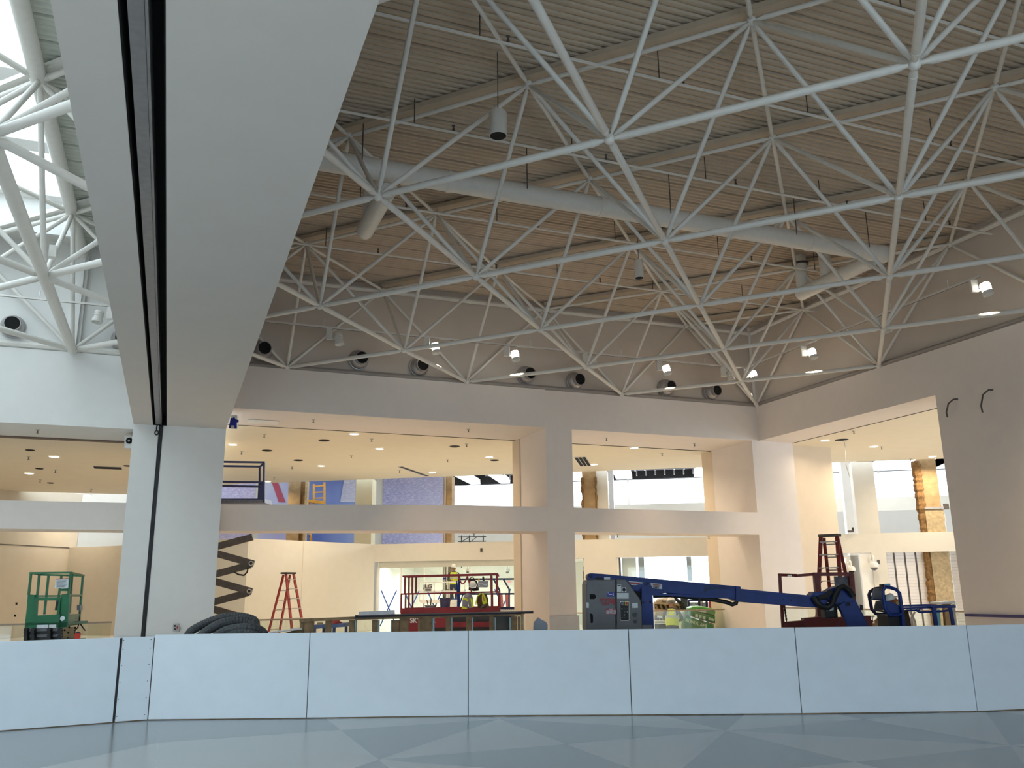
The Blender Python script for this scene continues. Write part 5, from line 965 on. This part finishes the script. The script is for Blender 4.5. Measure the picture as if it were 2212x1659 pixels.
leaner([(2030, 1301), (2064, 1298), (2064, 1304), (2030, 1305)], 20.9, PAPER, 'panel_stack', 'pale stacked panels at the foot of the stripped column', 'panels', .5)
o_ = bpy.data.objects['panel_stack']
obj('support_stand', MB().prism([Vector((*V(2034, 1305, 20.95).xy, 0)), Vector((*V(2060, 1304, 20.95).xy, 0)), Vector((*V(2060, 1304, 21.3).xy, 0)), Vector((*V(2034, 1305, 21.3).xy, 0))], (0, 0, V(2050, 1304, 20.9).z)), WOOD, o_)
t2 = thing('folding_trestle', 'grey folding trestle behind the right railing', 'trestle', Vector((*V(1972, 1335, 22).xy, 0))); obj('leg', MB().bar(V(1964, 1318, 22), V(1976, 1342, 22), .05, .04).bar(V(1976, 1322, 22), V(1966, 1338, 22), .05, .04), ALU, t2); obj('leg', MB().bar(Vector((*V(1976, 1342, 22).xy, 0)), V(1976, 1342, 22), .05, .04).bar(Vector((*V(1966, 1338, 22).xy, 0)), V(1966, 1338, 22), .05, .04), ALU, t2)
# dome cameras etc. in the right opening
def domecam(x, y, off, s, label, lens=DARK):
    p = PL(x, y, off); t = thing('dome_camera', label, 'camera', p)
    obj('arm', MB().tube([p+LN*.35+UP*.22*s, p+LN*.1+UP*.34*s, p+UP*.3*s, p+UP*.12*s], .035*s, 7), WHITE, t, None, True)
    obj('wall_plate', MB().bar(p+LN*.36+UP*.1*s, p+LN*.36+UP*.32*s, .14*s, .03, LN), WHITE, t)
    obj('housing', MB().lathe([(.05*s, .14*s), (.15*s, .09*s), (.17*s, -.02*s), (.15*s, -.06*s)], 14, p), WHITE, t, None, True); obj('dome', MB().lathe([(.12*s, -.06*s), (.10*s, -.12*s), (.05*s, -.16*s), (0, -.17*s)], 14, p), lens, t, None, True)
domecam(1888, 1222, -.4, 1.15, 'white dome camera on a bracket in the right opening', GREYC); domecam(1839, 1230, -.4, 1.0, 'white dome camera with black dome beside the tall ladder', DARK)
domecam(1010, 1233, 1.2, .6, 'small dome camera inside the glass shop', DARK); domecam(1096, 1233, 1.2, .7, 'dome camera on a curved arm at the right end of the glass shop', GREYC)
p = PL(1845, 1147, -.1); t = thing('wall_bracket', 'dark monitor bracket above the ladder in the right opening', 'bracket', p); obj('plate', wallL(MB(), sL(1845), sL(1849), p.z-.05, p.z+.15, -.12, .06), BLACK, t); obj('arm', wallL(MB(), sL(1834), sL(1846), p.z-.06, p.z+.02, -.3, .1), ARM, t)
for k, (x, y) in enumerate([(1896, 1214), (1040, 1188)]): tag(obj('wall_box', wallL(MB(), sL(x)-.05, sL(x)+.05, PL(x, y).z-.08, PL(x, y).z+.08, -.03, .03), ARM), ['small dark wall box right of the dome camera', 'small grey wall box above the glass shop'][k], 'wall box')
# ================================================================== BLUE LIFT AND WHITE LIFT AT THE GLASS SHOP
D = 31.0; n_ = lambda x, y, d=0: V(x, y, D+d)
t = thing('scissor_lift', 'dark blue scissor lift parked between the red lift and the glass shop', 'scissor lift', Vector((*V(1050, 1330, D+.4).xy, 0)))
for d in (0, .9):
    for y in (1251.5, 1283.5): obj('rail', MB().bar(n_(990, y, d), n_(1130, y-1, d), .06, .06), BLUED if d == 0 else BLUE, t)
    obj('post', MB().bar(n_(992, 1251, d), n_(990, 1322, d), .1, .08), BLUE, t)
    obj('slanted_post', MB().tube([n_(1067, 1252, d), n_(1079, 1275, d), n_(1080, 1318, d)], .03, 6), BLUED, t); obj('slanted_post', MB().tube([n_(1088, 1252, d), n_(1100, 1273, d), n_(1100, 1318, d)], .03, 6), BLUED, t)
obj('ladder_post', MB().bar(n_(986, 1254, .1), n_(992, 1322, .1), .05, .05), BLUE, t); obj('brace', MB().bar(n_(990, 1315, 0), n_(1000, 1284, 0), .05, .04), BLUE, t); obj('deck', MB().prism([n_(986, 1320), n_(1130, 1318), n_(1130, 1318, .9), n_(986, 1320, .9)], (0, 0, .12)), BLUED, t)
zz_ = MB()
for k in range(12): zz_.lathe([(.05, -.02), (.05, .02)], 8, n_(1082+k*4.2, 1319.5, -.02), FH)
obj('toe_holes', zz_, WHITE, t); obj('base', MB().prism([Vector((*n_(990, 1350).xy, .2)), Vector((*n_(1125, 1350).xy, .2)), Vector((*n_(1125, 1350, .9).xy, .2)), Vector((*n_(990, 1350, .9).xy, .2))], (0, 0, .75)), BLUED, t)
for x in (1000, 1115): q = n_(x, 1350); obj('wheel', MB().lathe([(.2, -.07), (.2, .07)], 14, (q.x, q.y, .2), FH), BLACK, t)
D = 38.9; w_ = lambda x, y, d=0: V(x, y, D+d)
t = thing('scissor_lift', 'white scissor lift behind the glass, carrying the worker in a white hard hat', 'scissor lift', Vector((*V(950, 1300, D+.5).xy, 0)))
zdk = w_(950, 1302).z-.27
obj('deck', MB().prism([w_(905, 1300, -.1), w_(1004, 1300, -.1), w_(1004, 1300, 1.0), w_(905, 1300, 1.0)], (0, 0, .1)), WHITE, t); obj('toe_panel', MB().rect(908, 1296, 985, 1303, D-.12, .03), WHITE, t)
for d in (-.05, .95):
    for y in (1258, 1277): obj('rail', MB().bar(w_(905, y, d), w_(1004, y, d), .05, .05), WHITE, t)
    for x in (906, 938, 970, 1003): obj('post', MB().bar(w_(x, 1300, d), w_(x, 1258, d), .05, .05), WHITE, t)
obj('tray', MB().rect(970, 1256, 989, 1259, D-.3, .3), WHITE, t); obj('base', MB().prism([Vector((*w_(908, 1320).xy, .15)), Vector((*w_(1000, 1320).xy, .15)), Vector((*w_(1000, 1320, .9).xy, .15)), Vector((*w_(908, 1320, .9).xy, .15))], (0, 0, .55)), WHITE, t); obj('scissor_pack', MB().prism([Vector((*w_(912, 1320, .1).xy, .7)), Vector((*w_(996, 1320, .1).xy, .7)), Vector((*w_(996, 1320, .8).xy, .7)), Vector((*w_(912, 1320, .8).xy, .7))], (0, 0, zdk-.7)), GREYC, t)
text('JLG', w_(924, 1267, -.15), .22, ARM, t, RH, UP, 'lettering', .01, 1.2); obj('side_plate', MB().rect(916, 1263, 934, 1277, D-.1, .02), WHITE, t); obj('badge', MB().rect(919, 1272, 931, 1276.5, D-.13, .02), GREYC, t)
text('L', w_(966, 1270, -.15), .3, ARM, t, RH, UP, 'lettering', .01)
for x in (918, 990): q = w_(x, 1320); obj('wheel', MB().lathe([(.2, -.07), (.2, .07)], 14, (q.x, q.y, .2), FH), BLACK, t)
# ================================================================== PEOPLE
def person(name, label, loc, rz, J, mats, vest=None, hat=None, s=1.0):
    t = thing(name, label, 'person', loc)
    names = list(J); idx = {n: i for i, n in enumerate(names)}
    edges = [('hip', 'belly'), ('belly', 'chest'), ('chest', 'neck'), ('neck', 'jaw'), ('jaw', 'head')]
    for a in ('l', 'r'): edges += [('chest', 'sh'+a), ('sh'+a, 'el'+a), ('el'+a, 'wr'+a), ('wr'+a, 'pa'+a), ('hip', 'hj'+a), ('hj'+a, 'kn'+a), ('kn'+a, 'an'+a), ('an'+a, 'to'+a)]
    me = bpy.data.meshes.new('body'); me.from_pydata([J[n][0] for n in names], [(idx[a], idx[b]) for a, b in edges], [])
    o = bpy.data.objects.new('body', me); COL.objects.link(o); sk = o.modifiers.new('skin', 'SKIN'); sk.use_smooth_shade = True
    for n in names:
        v = me.skin_vertices[0].data[idx[n]]; r = J[n][1]; v.radius = r if isinstance(r, tuple) else (r, r); v.use_root = (n == 'hip')
    ss = o.modifiers.new('sub', 'SUBSURF'); ss.levels = ss.render_levels = 2
    m2 = bpy.data.meshes.new_from_object(o.evaluated_get(bpy.context.evaluated_depsgraph_get())); bpy.data.objects.remove(o)
    mb = MB(); mb.v = [v.co.copy() for v in m2.vertices]; mb.f = [tuple(p.vertices) for p in m2.polygons]; tag_ = [0]*len(mb.f)
    hd, jw = Vector(J['head'][0]), Vector(J['jaw'][0]); nk = Vector(J['neck'][0])
    nf = len(mb.f)
    fwd = Vector(J['_f']) if '_f' in J else Vector((0, -1, 0)); sd = UP.cross(fwd).normalized(); ua = (hd-nk).normalized()
    mid = hd.lerp(jw, .45)
    mb.tube([mid+fwd*.085+ua*.02, mid+fwd*.115-ua*.015, mid+fwd*.10-ua*.03], [.008, .015, .012], 6)            # nose
    for q in (-1, 1):
        mb.blob(mid+sd*q*.082, .012, .02, .032, 6, 5); mb.blob(mid+fwd*.084+sd*q*.032+ua*.018, .013, .008, .009, 6, 4)
    mb.tube([mid+fwd*.088-ua*.06-sd*.024, mid+fwd*.094-ua*.06, mid+fwd*.088-ua*.06+sd*.024], .007, 5)          # mouth
    for a in ('l', 'r'):                                                                                         # five fingers each
        w, p = Vector(J['wr'+a][0]), Vector(J['pa'+a][0]); d = (p-w).normalized(); lat = d.cross(UP); lat = lat.normalized() if lat.length > .1 else Vector((1, 0, 0)); dn_ = d.cross(lat)
        for k, (ofs, ln) in enumerate(((-.03, .062), (-.01, .075), (.01, .07), (.03, .055))):
            b0 = p+lat*ofs-d*.02; mb.tube([b0, b0+d*ln*.5, b0+d*ln*.8+dn_*.02, b0+d*ln*.95+dn_*.045], [.010, .009, .008, .006], 6)
        b0 = w.lerp(p, .5)-lat*.035; mb.tube([b0, b0-lat*.03+d*.03, b0-lat*.025+d*.06+dn_*.015], [.012, .011, .008], 6)
    hands = [Vector(J['pal'][0]), Vector(J['par'][0])]; leg = [J['hip'][0][2]]
    o = obj('body', mb, mats, None, None, True); o.parent = t
    for p in o.data.polygons:
        c = p.center
        if (c-hd).length < .2 and (c-nk).dot(ua) > .02 or min((c-h).length for h in hands) < .11 or p.index >= nf: p.material_index = 2
        elif c.z < J['hip'][0][2]+.04 or min((c-Vector(J['kn'+a][0])).length for a in 'lr') < .2 and c.z < J['chest'][0][2]-.2: p.material_index = 1
    cz, hz = Vector(J['chest'][0]), Vector(J['hip'][0]); ax = (nk-hz).normalized(); L = (nk-hz).length
    v = MB(); n = 18; prof = [(.02, .19, .135), (.3, .205, .15), (.6, .215, .155), (.85, .21, .14), (.97, .15, .10)]; k0 = 0
    sx = (Vector(J['shr'][0])-Vector(J['shl'][0])).normalized(); sy = ax.cross(sx)
    for f, rx, ry in prof:
        for j in range(n): a_ = 2*PI*j/n; v.v.append(hz+(nk-hz)*f+sx*rx*math.cos(a_)+sy*ry*math.sin(a_))
    for i in range(len(prof)-1):
        for j in range(n): v.f.append((i*n+j, i*n+(j+1) % n, (i+1)*n+(j+1) % n, (i+1)*n+j))
    vo = obj('safety_vest', v, YEL, None, None, True); vo.parent = t
    bm_ = MB()
    for f in (.5,):
        for j in range(n):
            a0, a1 = 2*PI*j/n, 2*PI*(j+1)/n; c = hz+(nk-hz)*f; q = lambda a_, h_: c+sx*.219*math.cos(a_)+sy*.16*math.sin(a_)+ax*h_
            bm_.add([q(a0, -.03), q(a1, -.03), q(a1, .03), q(a0, .03)], [(0, 1, 2, 3)])
    for q_ in (-1, 1):
        for sg in (-1, 1): bm_.add([hz+(nk-hz)*f_+sx*(q_*w_2)+sy*sg*d_ for f_, w_2, d_ in ((.55, .10, .155), (.55, .15, .145), (.94, .12, .118), (.94, .08, .125))], [(0, 1, 2, 3)])
    ro = obj('reflective_band', bm_, SILVER, None); ro.parent = vo
    h = hard_hat_part(t, hd+ua*.035, ua, fwd, s); t.rotation_euler = (0, 0, rz); return t
def hard_hat_part(t, c, ax, f, s):
    f = (f-ax*f.dot(ax)).normalized(); sd_ = ax.cross(f)
    o = obj('hard_hat', MB().lathe([(.118, 0), (.12, .03), (.11, .075), (.08, .115), (.035, .135), (0, .138)], 16, c, ax).lathe([(.118, 0), (.14, -.008), (.14, 0), (.118, .01)], 16, c, ax).prism([c+f*.1+sd_*.09, c+f*.18+sd_*.055, c+f*.18-sd_*.055, c+f*.1-sd_*.09], ax*.008), WHITE, None, None, True); o.parent = t
    return o
def P_(v, r): return (Vector(v), r)
# kneeling worker, back to the camera: local -Y is the way he faces
J = {'hip': P_((0, 0, .30), (.15, .13)), 'belly': P_((0, -.02, .46), (.15, .11)), 'chest': P_((0, -.06, .67), (.17, .12)), 'neck': P_((0, -.13, .81), .06), 'jaw': P_((.02, -.18, .88), (.07, .075)), 'head': P_((.03, -.22, .99), (.085, .10))}
for a, s in (('l', -1), ('r', 1)):
    J['sh'+a] = P_((s*.19, -.07, .75), .075); J['el'+a] = P_((s*.27, -.20, .50), .052); J['wr'+a] = P_((s*.16, -.42, .46), .036); J['pa'+a] = P_((s*.13, -.50, .45), (.04, .022))
    J['hj'+a] = P_((s*.10, 0, .26), .10); J['kn'+a] = P_((s*.14, -.42, .09), .075); J['an'+a] = P_((s*.13, .04, .07), .045); J['to'+a] = P_((s*.13, .20, .04), (.04, .035))
J['_f'] = Vector((.35, -.9, -.25)).normalized()
Jx = J.copy(); fz = Jx.pop('_f')
class JJ(dict): pass
def mk(J, f):
    d = JJ(J); return d
_pf = fz
def person2(*a, f=None, **k):
    J = a[4]; d = dict(J); return person(*a[:4], d, *a[5:], **k)
p = V(1451, 1330, 32.0)
J = Jx
t = person('person', 'kneeling worker in yellow vest and white hard hat, left of the green bags', (p.x, p.y, 0), yaw+PI-.35, J, [DKCL, JEANS, SKIN]); t.scale = (1.2, 1.2, 1.2)
D = 38.9; p = V(980, 1290, D+.35)
J = {'hip': P_((0, 0, .95), (.15, .12)), 'belly': P_((0, 0, 1.13), (.15, .11)), 'chest': P_((0, .01, 1.36), (.17, .12)), 'neck': P_((0, -.01, 1.51), .06), 'jaw': P_((.0, -.03, 1.58), (.07, .075)), 'head': P_((0, -.03, 1.69), (.085, .10))}
for a, s in (('l', -1), ('r', 1)):
    J['sh'+a] = P_((s*.2, .0, 1.42), .075); J['el'+a] = P_((s*.28, -.04, 1.14), .052); J['wr'+a] = P_((s*.16, -.26, 1.10), .036); J['pa'+a] = P_((s*.11, -.33, 1.10), (.04, .022))
    J['hj'+a] = P_((s*.10, 0, .90), .10); J['kn'+a] = P_((s*.11, -.03, .50), .07); J['an'+a] = P_((s*.11, .03, .09), .045); J['to'+a] = P_((s*.12, -.13, .04), (.045, .035))
person('person', 'worker in a dark shirt, yellow vest and white hard hat standing behind the glass', (p.x, p.y, zdk+.1), yaw+.35, J, [DKCL, JEANS, SKIN])
# ================================================================== GREEN INSULATION BAGS
def bag(px, D0, th, m, label, lines=()):
    c = V(sum(x for x, y in px)/len(px), sum(y for x, y in px)/len(px), D0); t = thing('insulation_bag', label, 'bag', c)
    pts = [V(x, y, D0) for x, y in px]; n = len(pts); cc = sum(pts, Vector())/n; mb = MB(); rings = []
    for s, off in ((.0, -.10), (.6, -.085), (.92, -.03), (1.0, .08), (1.0, th-.1), (.9, th), (0, th+.02)):
        rings.append([cc+FH*off] if s == 0 else [cc+(p-cc)*s*(1+random.uniform(-.012, .012))+FH*off for p in pts])
    mb.v = rings[0]+sum(rings[1:6], [])+rings[6]
    for j in range(n): mb.f.append((0, 1+j, 1+(j+1) % n)); mb.f.append((len(mb.v)-1, 1+4*n+(j+1) % n, 1+4*n+j))
    for q in range(4):
        for j in range(n): mb.f.append((1+q*n+j, 1+(q+1)*n+j, 1+(q+1)*n+(j+1) % n, 1+q*n+(j+1) % n))
    obj('film', mb, m, t, None, True); return t
Dg = 32.2
def dense(px, k=4):
    out = []
    for (a, b), (c, d) in zip(px, px[1:]+px[:1]):
        for i in range(k): out.append((a+(c-a)*i/k, b+(d-b)*i/k))
    return out
bg1 = bag(dense([(1480, 1331), (1500, 1336), (1542, 1348), (1545, 1362), (1545, 1385), (1478, 1385), (1477, 1352)]), Dg, .6, BAGG2, 'lowest green insulation bag with large white lettering behind the railing')
text('ROXUL AFB', V(1504, 1346.5, Dg-.14), .115*1.3, TEXTG, bg1, RH-UP*.30, UP, 'lettering', .004)
bg2 = bag(dense([(1484, 1318), (1500, 1319), (1540, 1330), (1546, 1332), (1546, 1347), (1540, 1346), (1506, 1335), (1486, 1327)]), Dg+.05, .6, BAGG2, 'middle green insulation bag with three pale printed squares')
for k in range(3): obj('printed_square', MB().pp([(1502+8*k, 1325.5+2.2*k), (1508+8*k, 1327+2.2*k), (1507.5+8*k, 1334+2.2*k), (1501.5+8*k, 1332.5+2.2*k)], Dg-.1, .01), TEXTG, bg2)
text('AFB', V(1537, 1337.5, Dg-.13), .13, TEXTG, bg2, -(RH-UP*.27), -UP, 'lettering', .004)
bg3 = bag(dense([(1488, 1314), (1496, 1309.5), (1512, 1309), (1530, 1312), (1542, 1315), (1547, 1322), (1545, 1331), (1520, 1325), (1490, 1319)]), Dg+.1, .6, BAGG, 'topmost bright green insulation bag of the stack')
obj('clear_film', MB().pp([(1503, 1315), (1524, 1316), (1526, 1324), (1503, 1320)], Dg+.0, .012), BAGW, bg3)
Dg += .5
t = bag(dense([(1467, 1332), (1471, 1320), (1480, 1318), (1483, 1324), (1477, 1345), (1475, 1378), (1468, 1378), (1469, 1350)]), Dg+.1, .35, BAGW, 'crumpled clear plastic wrap between the worker and the green bags')
# things on shelves behind the railing, left of the worker
t = thing('timber_rack', 'leaning timber frame rack behind the kneeling worker', 'rack', Vector((*V(1440, 1340, 34).xy, 0)))
obj('top_board', MB().bar(V(1414, 1302, 34), V(1470, 1306, 34), .4, .09), WOODP, t); obj('lower_board', MB().bar(V(1414, 1322, 34), V(1445, 1324, 34), .3, .25), WOODP, t)
for k in range(6): obj('slat', MB().bar(V(1416+10*k, 1306, 34), V(1421+10*k, 1317, 34), .05, .07), WOODP, t)
obj('back_panel', MB().pp([(1414, 1305), (1475, 1307), (1478, 1318), (1416, 1317)], 34.2, .05), BROWND, t); obj('upright', MB().bar(Vector((*V(1416, 1340, 34.1).xy, 0)), V(1416, 1303, 34.1), .09, .09).bar(Vector((*V(1474, 1340, 34.1).xy, 0)), V(1474, 1306, 34.1), .09, .09), WOOD, t); obj('ridge', MB().bar(V(1431, 1325, 33.7), V(1432.5, 1338, 33.7), .06, .06), WOODP, t)
t = thing('tool_cart', 'grey cart with trays and a wheel beside the kneeling worker', 'cart', Vector((*V(1430, 1350, 33.5).xy, 0)))
obj('tray', MB().bar(V(1413, 1342, 33.5), V(1442, 1341, 33.5), .5, .06).bar(V(1413, 1345.5, 33.5), V(1442, 1345.5, 33.5), .5, .04), PAPER, t); obj('cart_body', MB().prism([Vector((*V(1414, 1350, 33.5).xy, .1)), Vector((*V(1444, 1350, 33.5).xy, .1)), Vector((*V(1444, 1350, 33.7).xy, .1)), Vector((*V(1414, 1350, 33.7).xy, .1))], (0, 0, V(1430, 1348, 33.5).z-.1)), GREYC, t); obj('clutter', MB().rect(1415, 1334, 1424, 1340, 33.6, .2).rect(1426, 1336, 1434, 1341, 33.7, .2), PURPLE, t); q = V(1433, 1352, 33.4); obj('wheel', MB().lathe([(.2, -.04), (.2, .04)], 14, (q.x, q.y, .2), FH), BLACK, t)
q = V(1462, 1290, 35.0); t = thing('stacked_tarps', 'pale folded tarps piled on the timber rack', 'tarp', V(1440, 1298, 34)); obj('fold', MB().blob(V(1446, 1296, 34), .35, .25, .11, 12, 6, None, .08).blob(V(1428, 1297.5, 34.05), .22, .2, .09, 10, 6, None, .1), mat('dusty_tarp', (.45, .40, .34), .9, 0, .25, 9), t, None, True)
t = thing('black_cart', 'black folded hand cart leaning behind the worker', 'cart', Vector((*V(1472, 1310, 33.8).xy, 0))); obj('frame', MB().pp([(1453, 1290), (1462, 1291), (1478, 1304), (1480, 1316), (1472, 1316), (1466, 1303)], 33.8, .15), BLACK, t); obj('leg', MB().bar(Vector((*V(1476, 1340, 33.8).xy, 0)), V(1476, 1314, 33.8), .06, .06), BLACK, t)
t = thing('storage_rack', 'blue storage rack with white bins at the back, above the green bags', 'rack', Vector((*V(1510, 1320, 35.6).xy, 0)))
for x in (1487, 1510, 1526): obj('upright', MB().bar(Vector((*V(x, 1300, 35.6).xy, 0)), V(x, 1296, 35.6), .08, .08), BLUED, t)
for y in (1297, 1312): obj('shelf', MB().bar(V(1486, y, 35.6), V(1527, y, 35.6), .4, .06), BLUED, t)
for x, w in ((1489, 4), (1495, 3), (1501, 7), (1512, 5), (1519, 5)): obj('bin', MB().rect(x, 1302, x+w, 1310, 35.6, .3), PAPER, t)
tag(obj('red_crate', MB().prism([Vector((*V(1531, 1300, 35.5).xy, 0)), Vector((*V(1543, 1300, 35.5).xy, 0)), Vector((*V(1543, 1300, 35.9).xy, 0)), Vector((*V(1531, 1300, 35.9).xy, 0))], (0, 0, V(1536, 1297, 35.5).z)), DECALR), 'red and white stacked crate at the back right of the blue rack', 'crate')
t = thing('yellow_lift_railing', 'yellow orange guard rail of a lift standing before the deep blue mural', 'lift railing', V(680, 1080, 43)); 
for x, y0 in ((678, 1046), (701, 1042)): obj('post', MB().bar(V(x, 1090, 43), V(x, y0, 43), .09, .09), YPAINT, t)
for y in (1050.5, 1064, 1076.5): obj('rung', MB().bar(V(678, y, 43), V(701, y-1.5, 43), .06, .06), YPAINT, t)
obj('deck_beam', MB().bar(V(655, 1081, 43), V(701, 1086, 43), .25, .14), YPAINT, t); obj('mast', MB().bar(V(657, 1175, 43), V(657, 1046, 43), .1, .1).bar(V(672, 1175, 43.3), V(668, 1086, 43.3), .1, .1), YPAINT, t); obj('leg', MB().bar(Vector((*V(657, 1175, 43).xy, 0)), V(657, 1175, 43), .12, .12).bar(Vector((*V(670, 1175, 43.3).xy, 0)), V(671, 1175, 43.3), .12, .12), YPAINT, t)
t = thing('scaffold', 'thin dark scaffold tower in front of the bright windows beyond the partition', 'scaffold', Vector((*V(1020, 1170, 47.6).xy, 0)))
for x in (997, 1014, 1044): obj('standard', MB().bar(Vector((*V(x, 1200, 47.6).xy, 0)), V(x, 1157, 44), .06, .06), ARM, t)
for y in (1160, 1170): obj('ledger', MB().bar(V(990, y, 47.6), V(1050, y-1, 47.6), .05, .05), ARM, t)
obj('brace', MB().bar(V(997, 1170, 47.6), V(1014, 1160, 47.6), .04, .04).bar(V(1014, 1172, 47.6), V(1030, 1160, 47.6), .04, .04), ARM, t)
for k, x in enumerate((1088, 1095)):
    a, c = V(x+6*k, 1335, 33), V(x-6+6*k, 1284, 33.5); tag(obj('pink_tube', MB().tube([Vector((*a.xy, .05)), c], .07, 8), PINK), ['left pink red tube leaning behind the blue lift', 'right pink red tube leaning behind the blue lift'][k], 'tube')
t = thing('exit_sign', 'small pale sign with red lettering on the shop wall behind the blue lift', 'sign', PL(1099, 1257, 5.9)); D_ = PL(1099, 1257, 5.85).dot(FH); obj('frame', MB().rect(1094, 1253, 1104, 1260, D_, .05), PAPER, t); obj('red_face', MB().rect(1096, 1254.5, 1103, 1258.5, D_-.02, .02), EXITM, t)
t = thing('storage_box', 'white storage box on a green base behind the grey purple bucket', 'box', Vector((*V(980, 1320, 34.2).xy, 0))); obj('box_body', MB().rect(972, 1301, 987, 1312, 34.2, .4), WHITE, t); obj('green_base', MB().rect(972, 1312, 986, 1318, 34.2, .4), GREEN, t); obj('stand', MB().prism([Vector((*V(973, 1318, 34.25).xy, 0)), Vector((*V(985, 1318, 34.25).xy, 0)), Vector((*V(985, 1318, 34.55).xy, 0)), Vector((*V(973, 1318, 34.55).xy, 0))], (0, 0, V(980, 1318, 34.2).z)), STUD, t)
# ================================================================== LAMP LIGHT (in the fittings, plus added interior fill)
def disk(name, loc, power, col, size=.24, spread=2.6, aim=None):
    l = bpy.data.lights.new(name, 'AREA'); l.shape = 'DISK'; l.size = size; l.energy = power; l.color = col; l.spread = spread
    o = bpy.data.objects.new(name, l); COL.objects.link(o); o.location = loc
    if aim is not None: o.rotation_euler = (Vector(aim)-Vector(loc)).to_track_quat('-Z', 'Y').to_euler()
    return o
WARM = (1.0, .81, .56)
for q in [zin(*p) for p in lit]: disk('downlight_and_fill', q-UP*.05, 62, WARM)
for (x, y), w in zip([(1283, 1003), (1370, 967), (1782, 951), (1887, 964), (2014, 986)], (70, 70, 26, 130, 150)): disk('downlight_and_fill', zin(x, y)-UP*.05, w, WARM)
for q in [Vector((15, 31, ZC)), Vector((18, 29.5, ZC)), Vector((4, 32, ZC)), Vector((10, 29.5, ZC)), Vector((24, 22, ZC)), Vector((26, 15, ZC)), Vector((6, 36, ZC))]: disk('downlight_and_fill', q-UP*.05, 62, WARM)  # extra warm fill lamps added in the interior, without fittings
for x, y in [(117, 986), (63, 1022), (190, 1069)]: disk('downlight_and_fill', PZ(x, y, ZS)-UP*.05, 62, WARM)
for k, (s, o_) in enumerate([(-6, 1.2), (-3.5, 1.2), (-1.2, 1.5), (-5, 3.5), (-2, 3.5), (.6, 3)]): disk('shop_downlight_beam', LL(s, o_, HEADZ-.06), 75, (1, .95, .86))
for o_ in [o_ for o_ in bpy.data.objects if o_.get('category') == 'spotlight' and any(c.get('label') for c in o_.children)]:
    c = o_.location; disk('track_lamp_beam', Vector((c.x, c.y, c.z-.58))+(RH*.25 if c.y > 23 else Vector((.13, -.22, 0))), 38, (1.0, .78, .52), .2, 1.0)
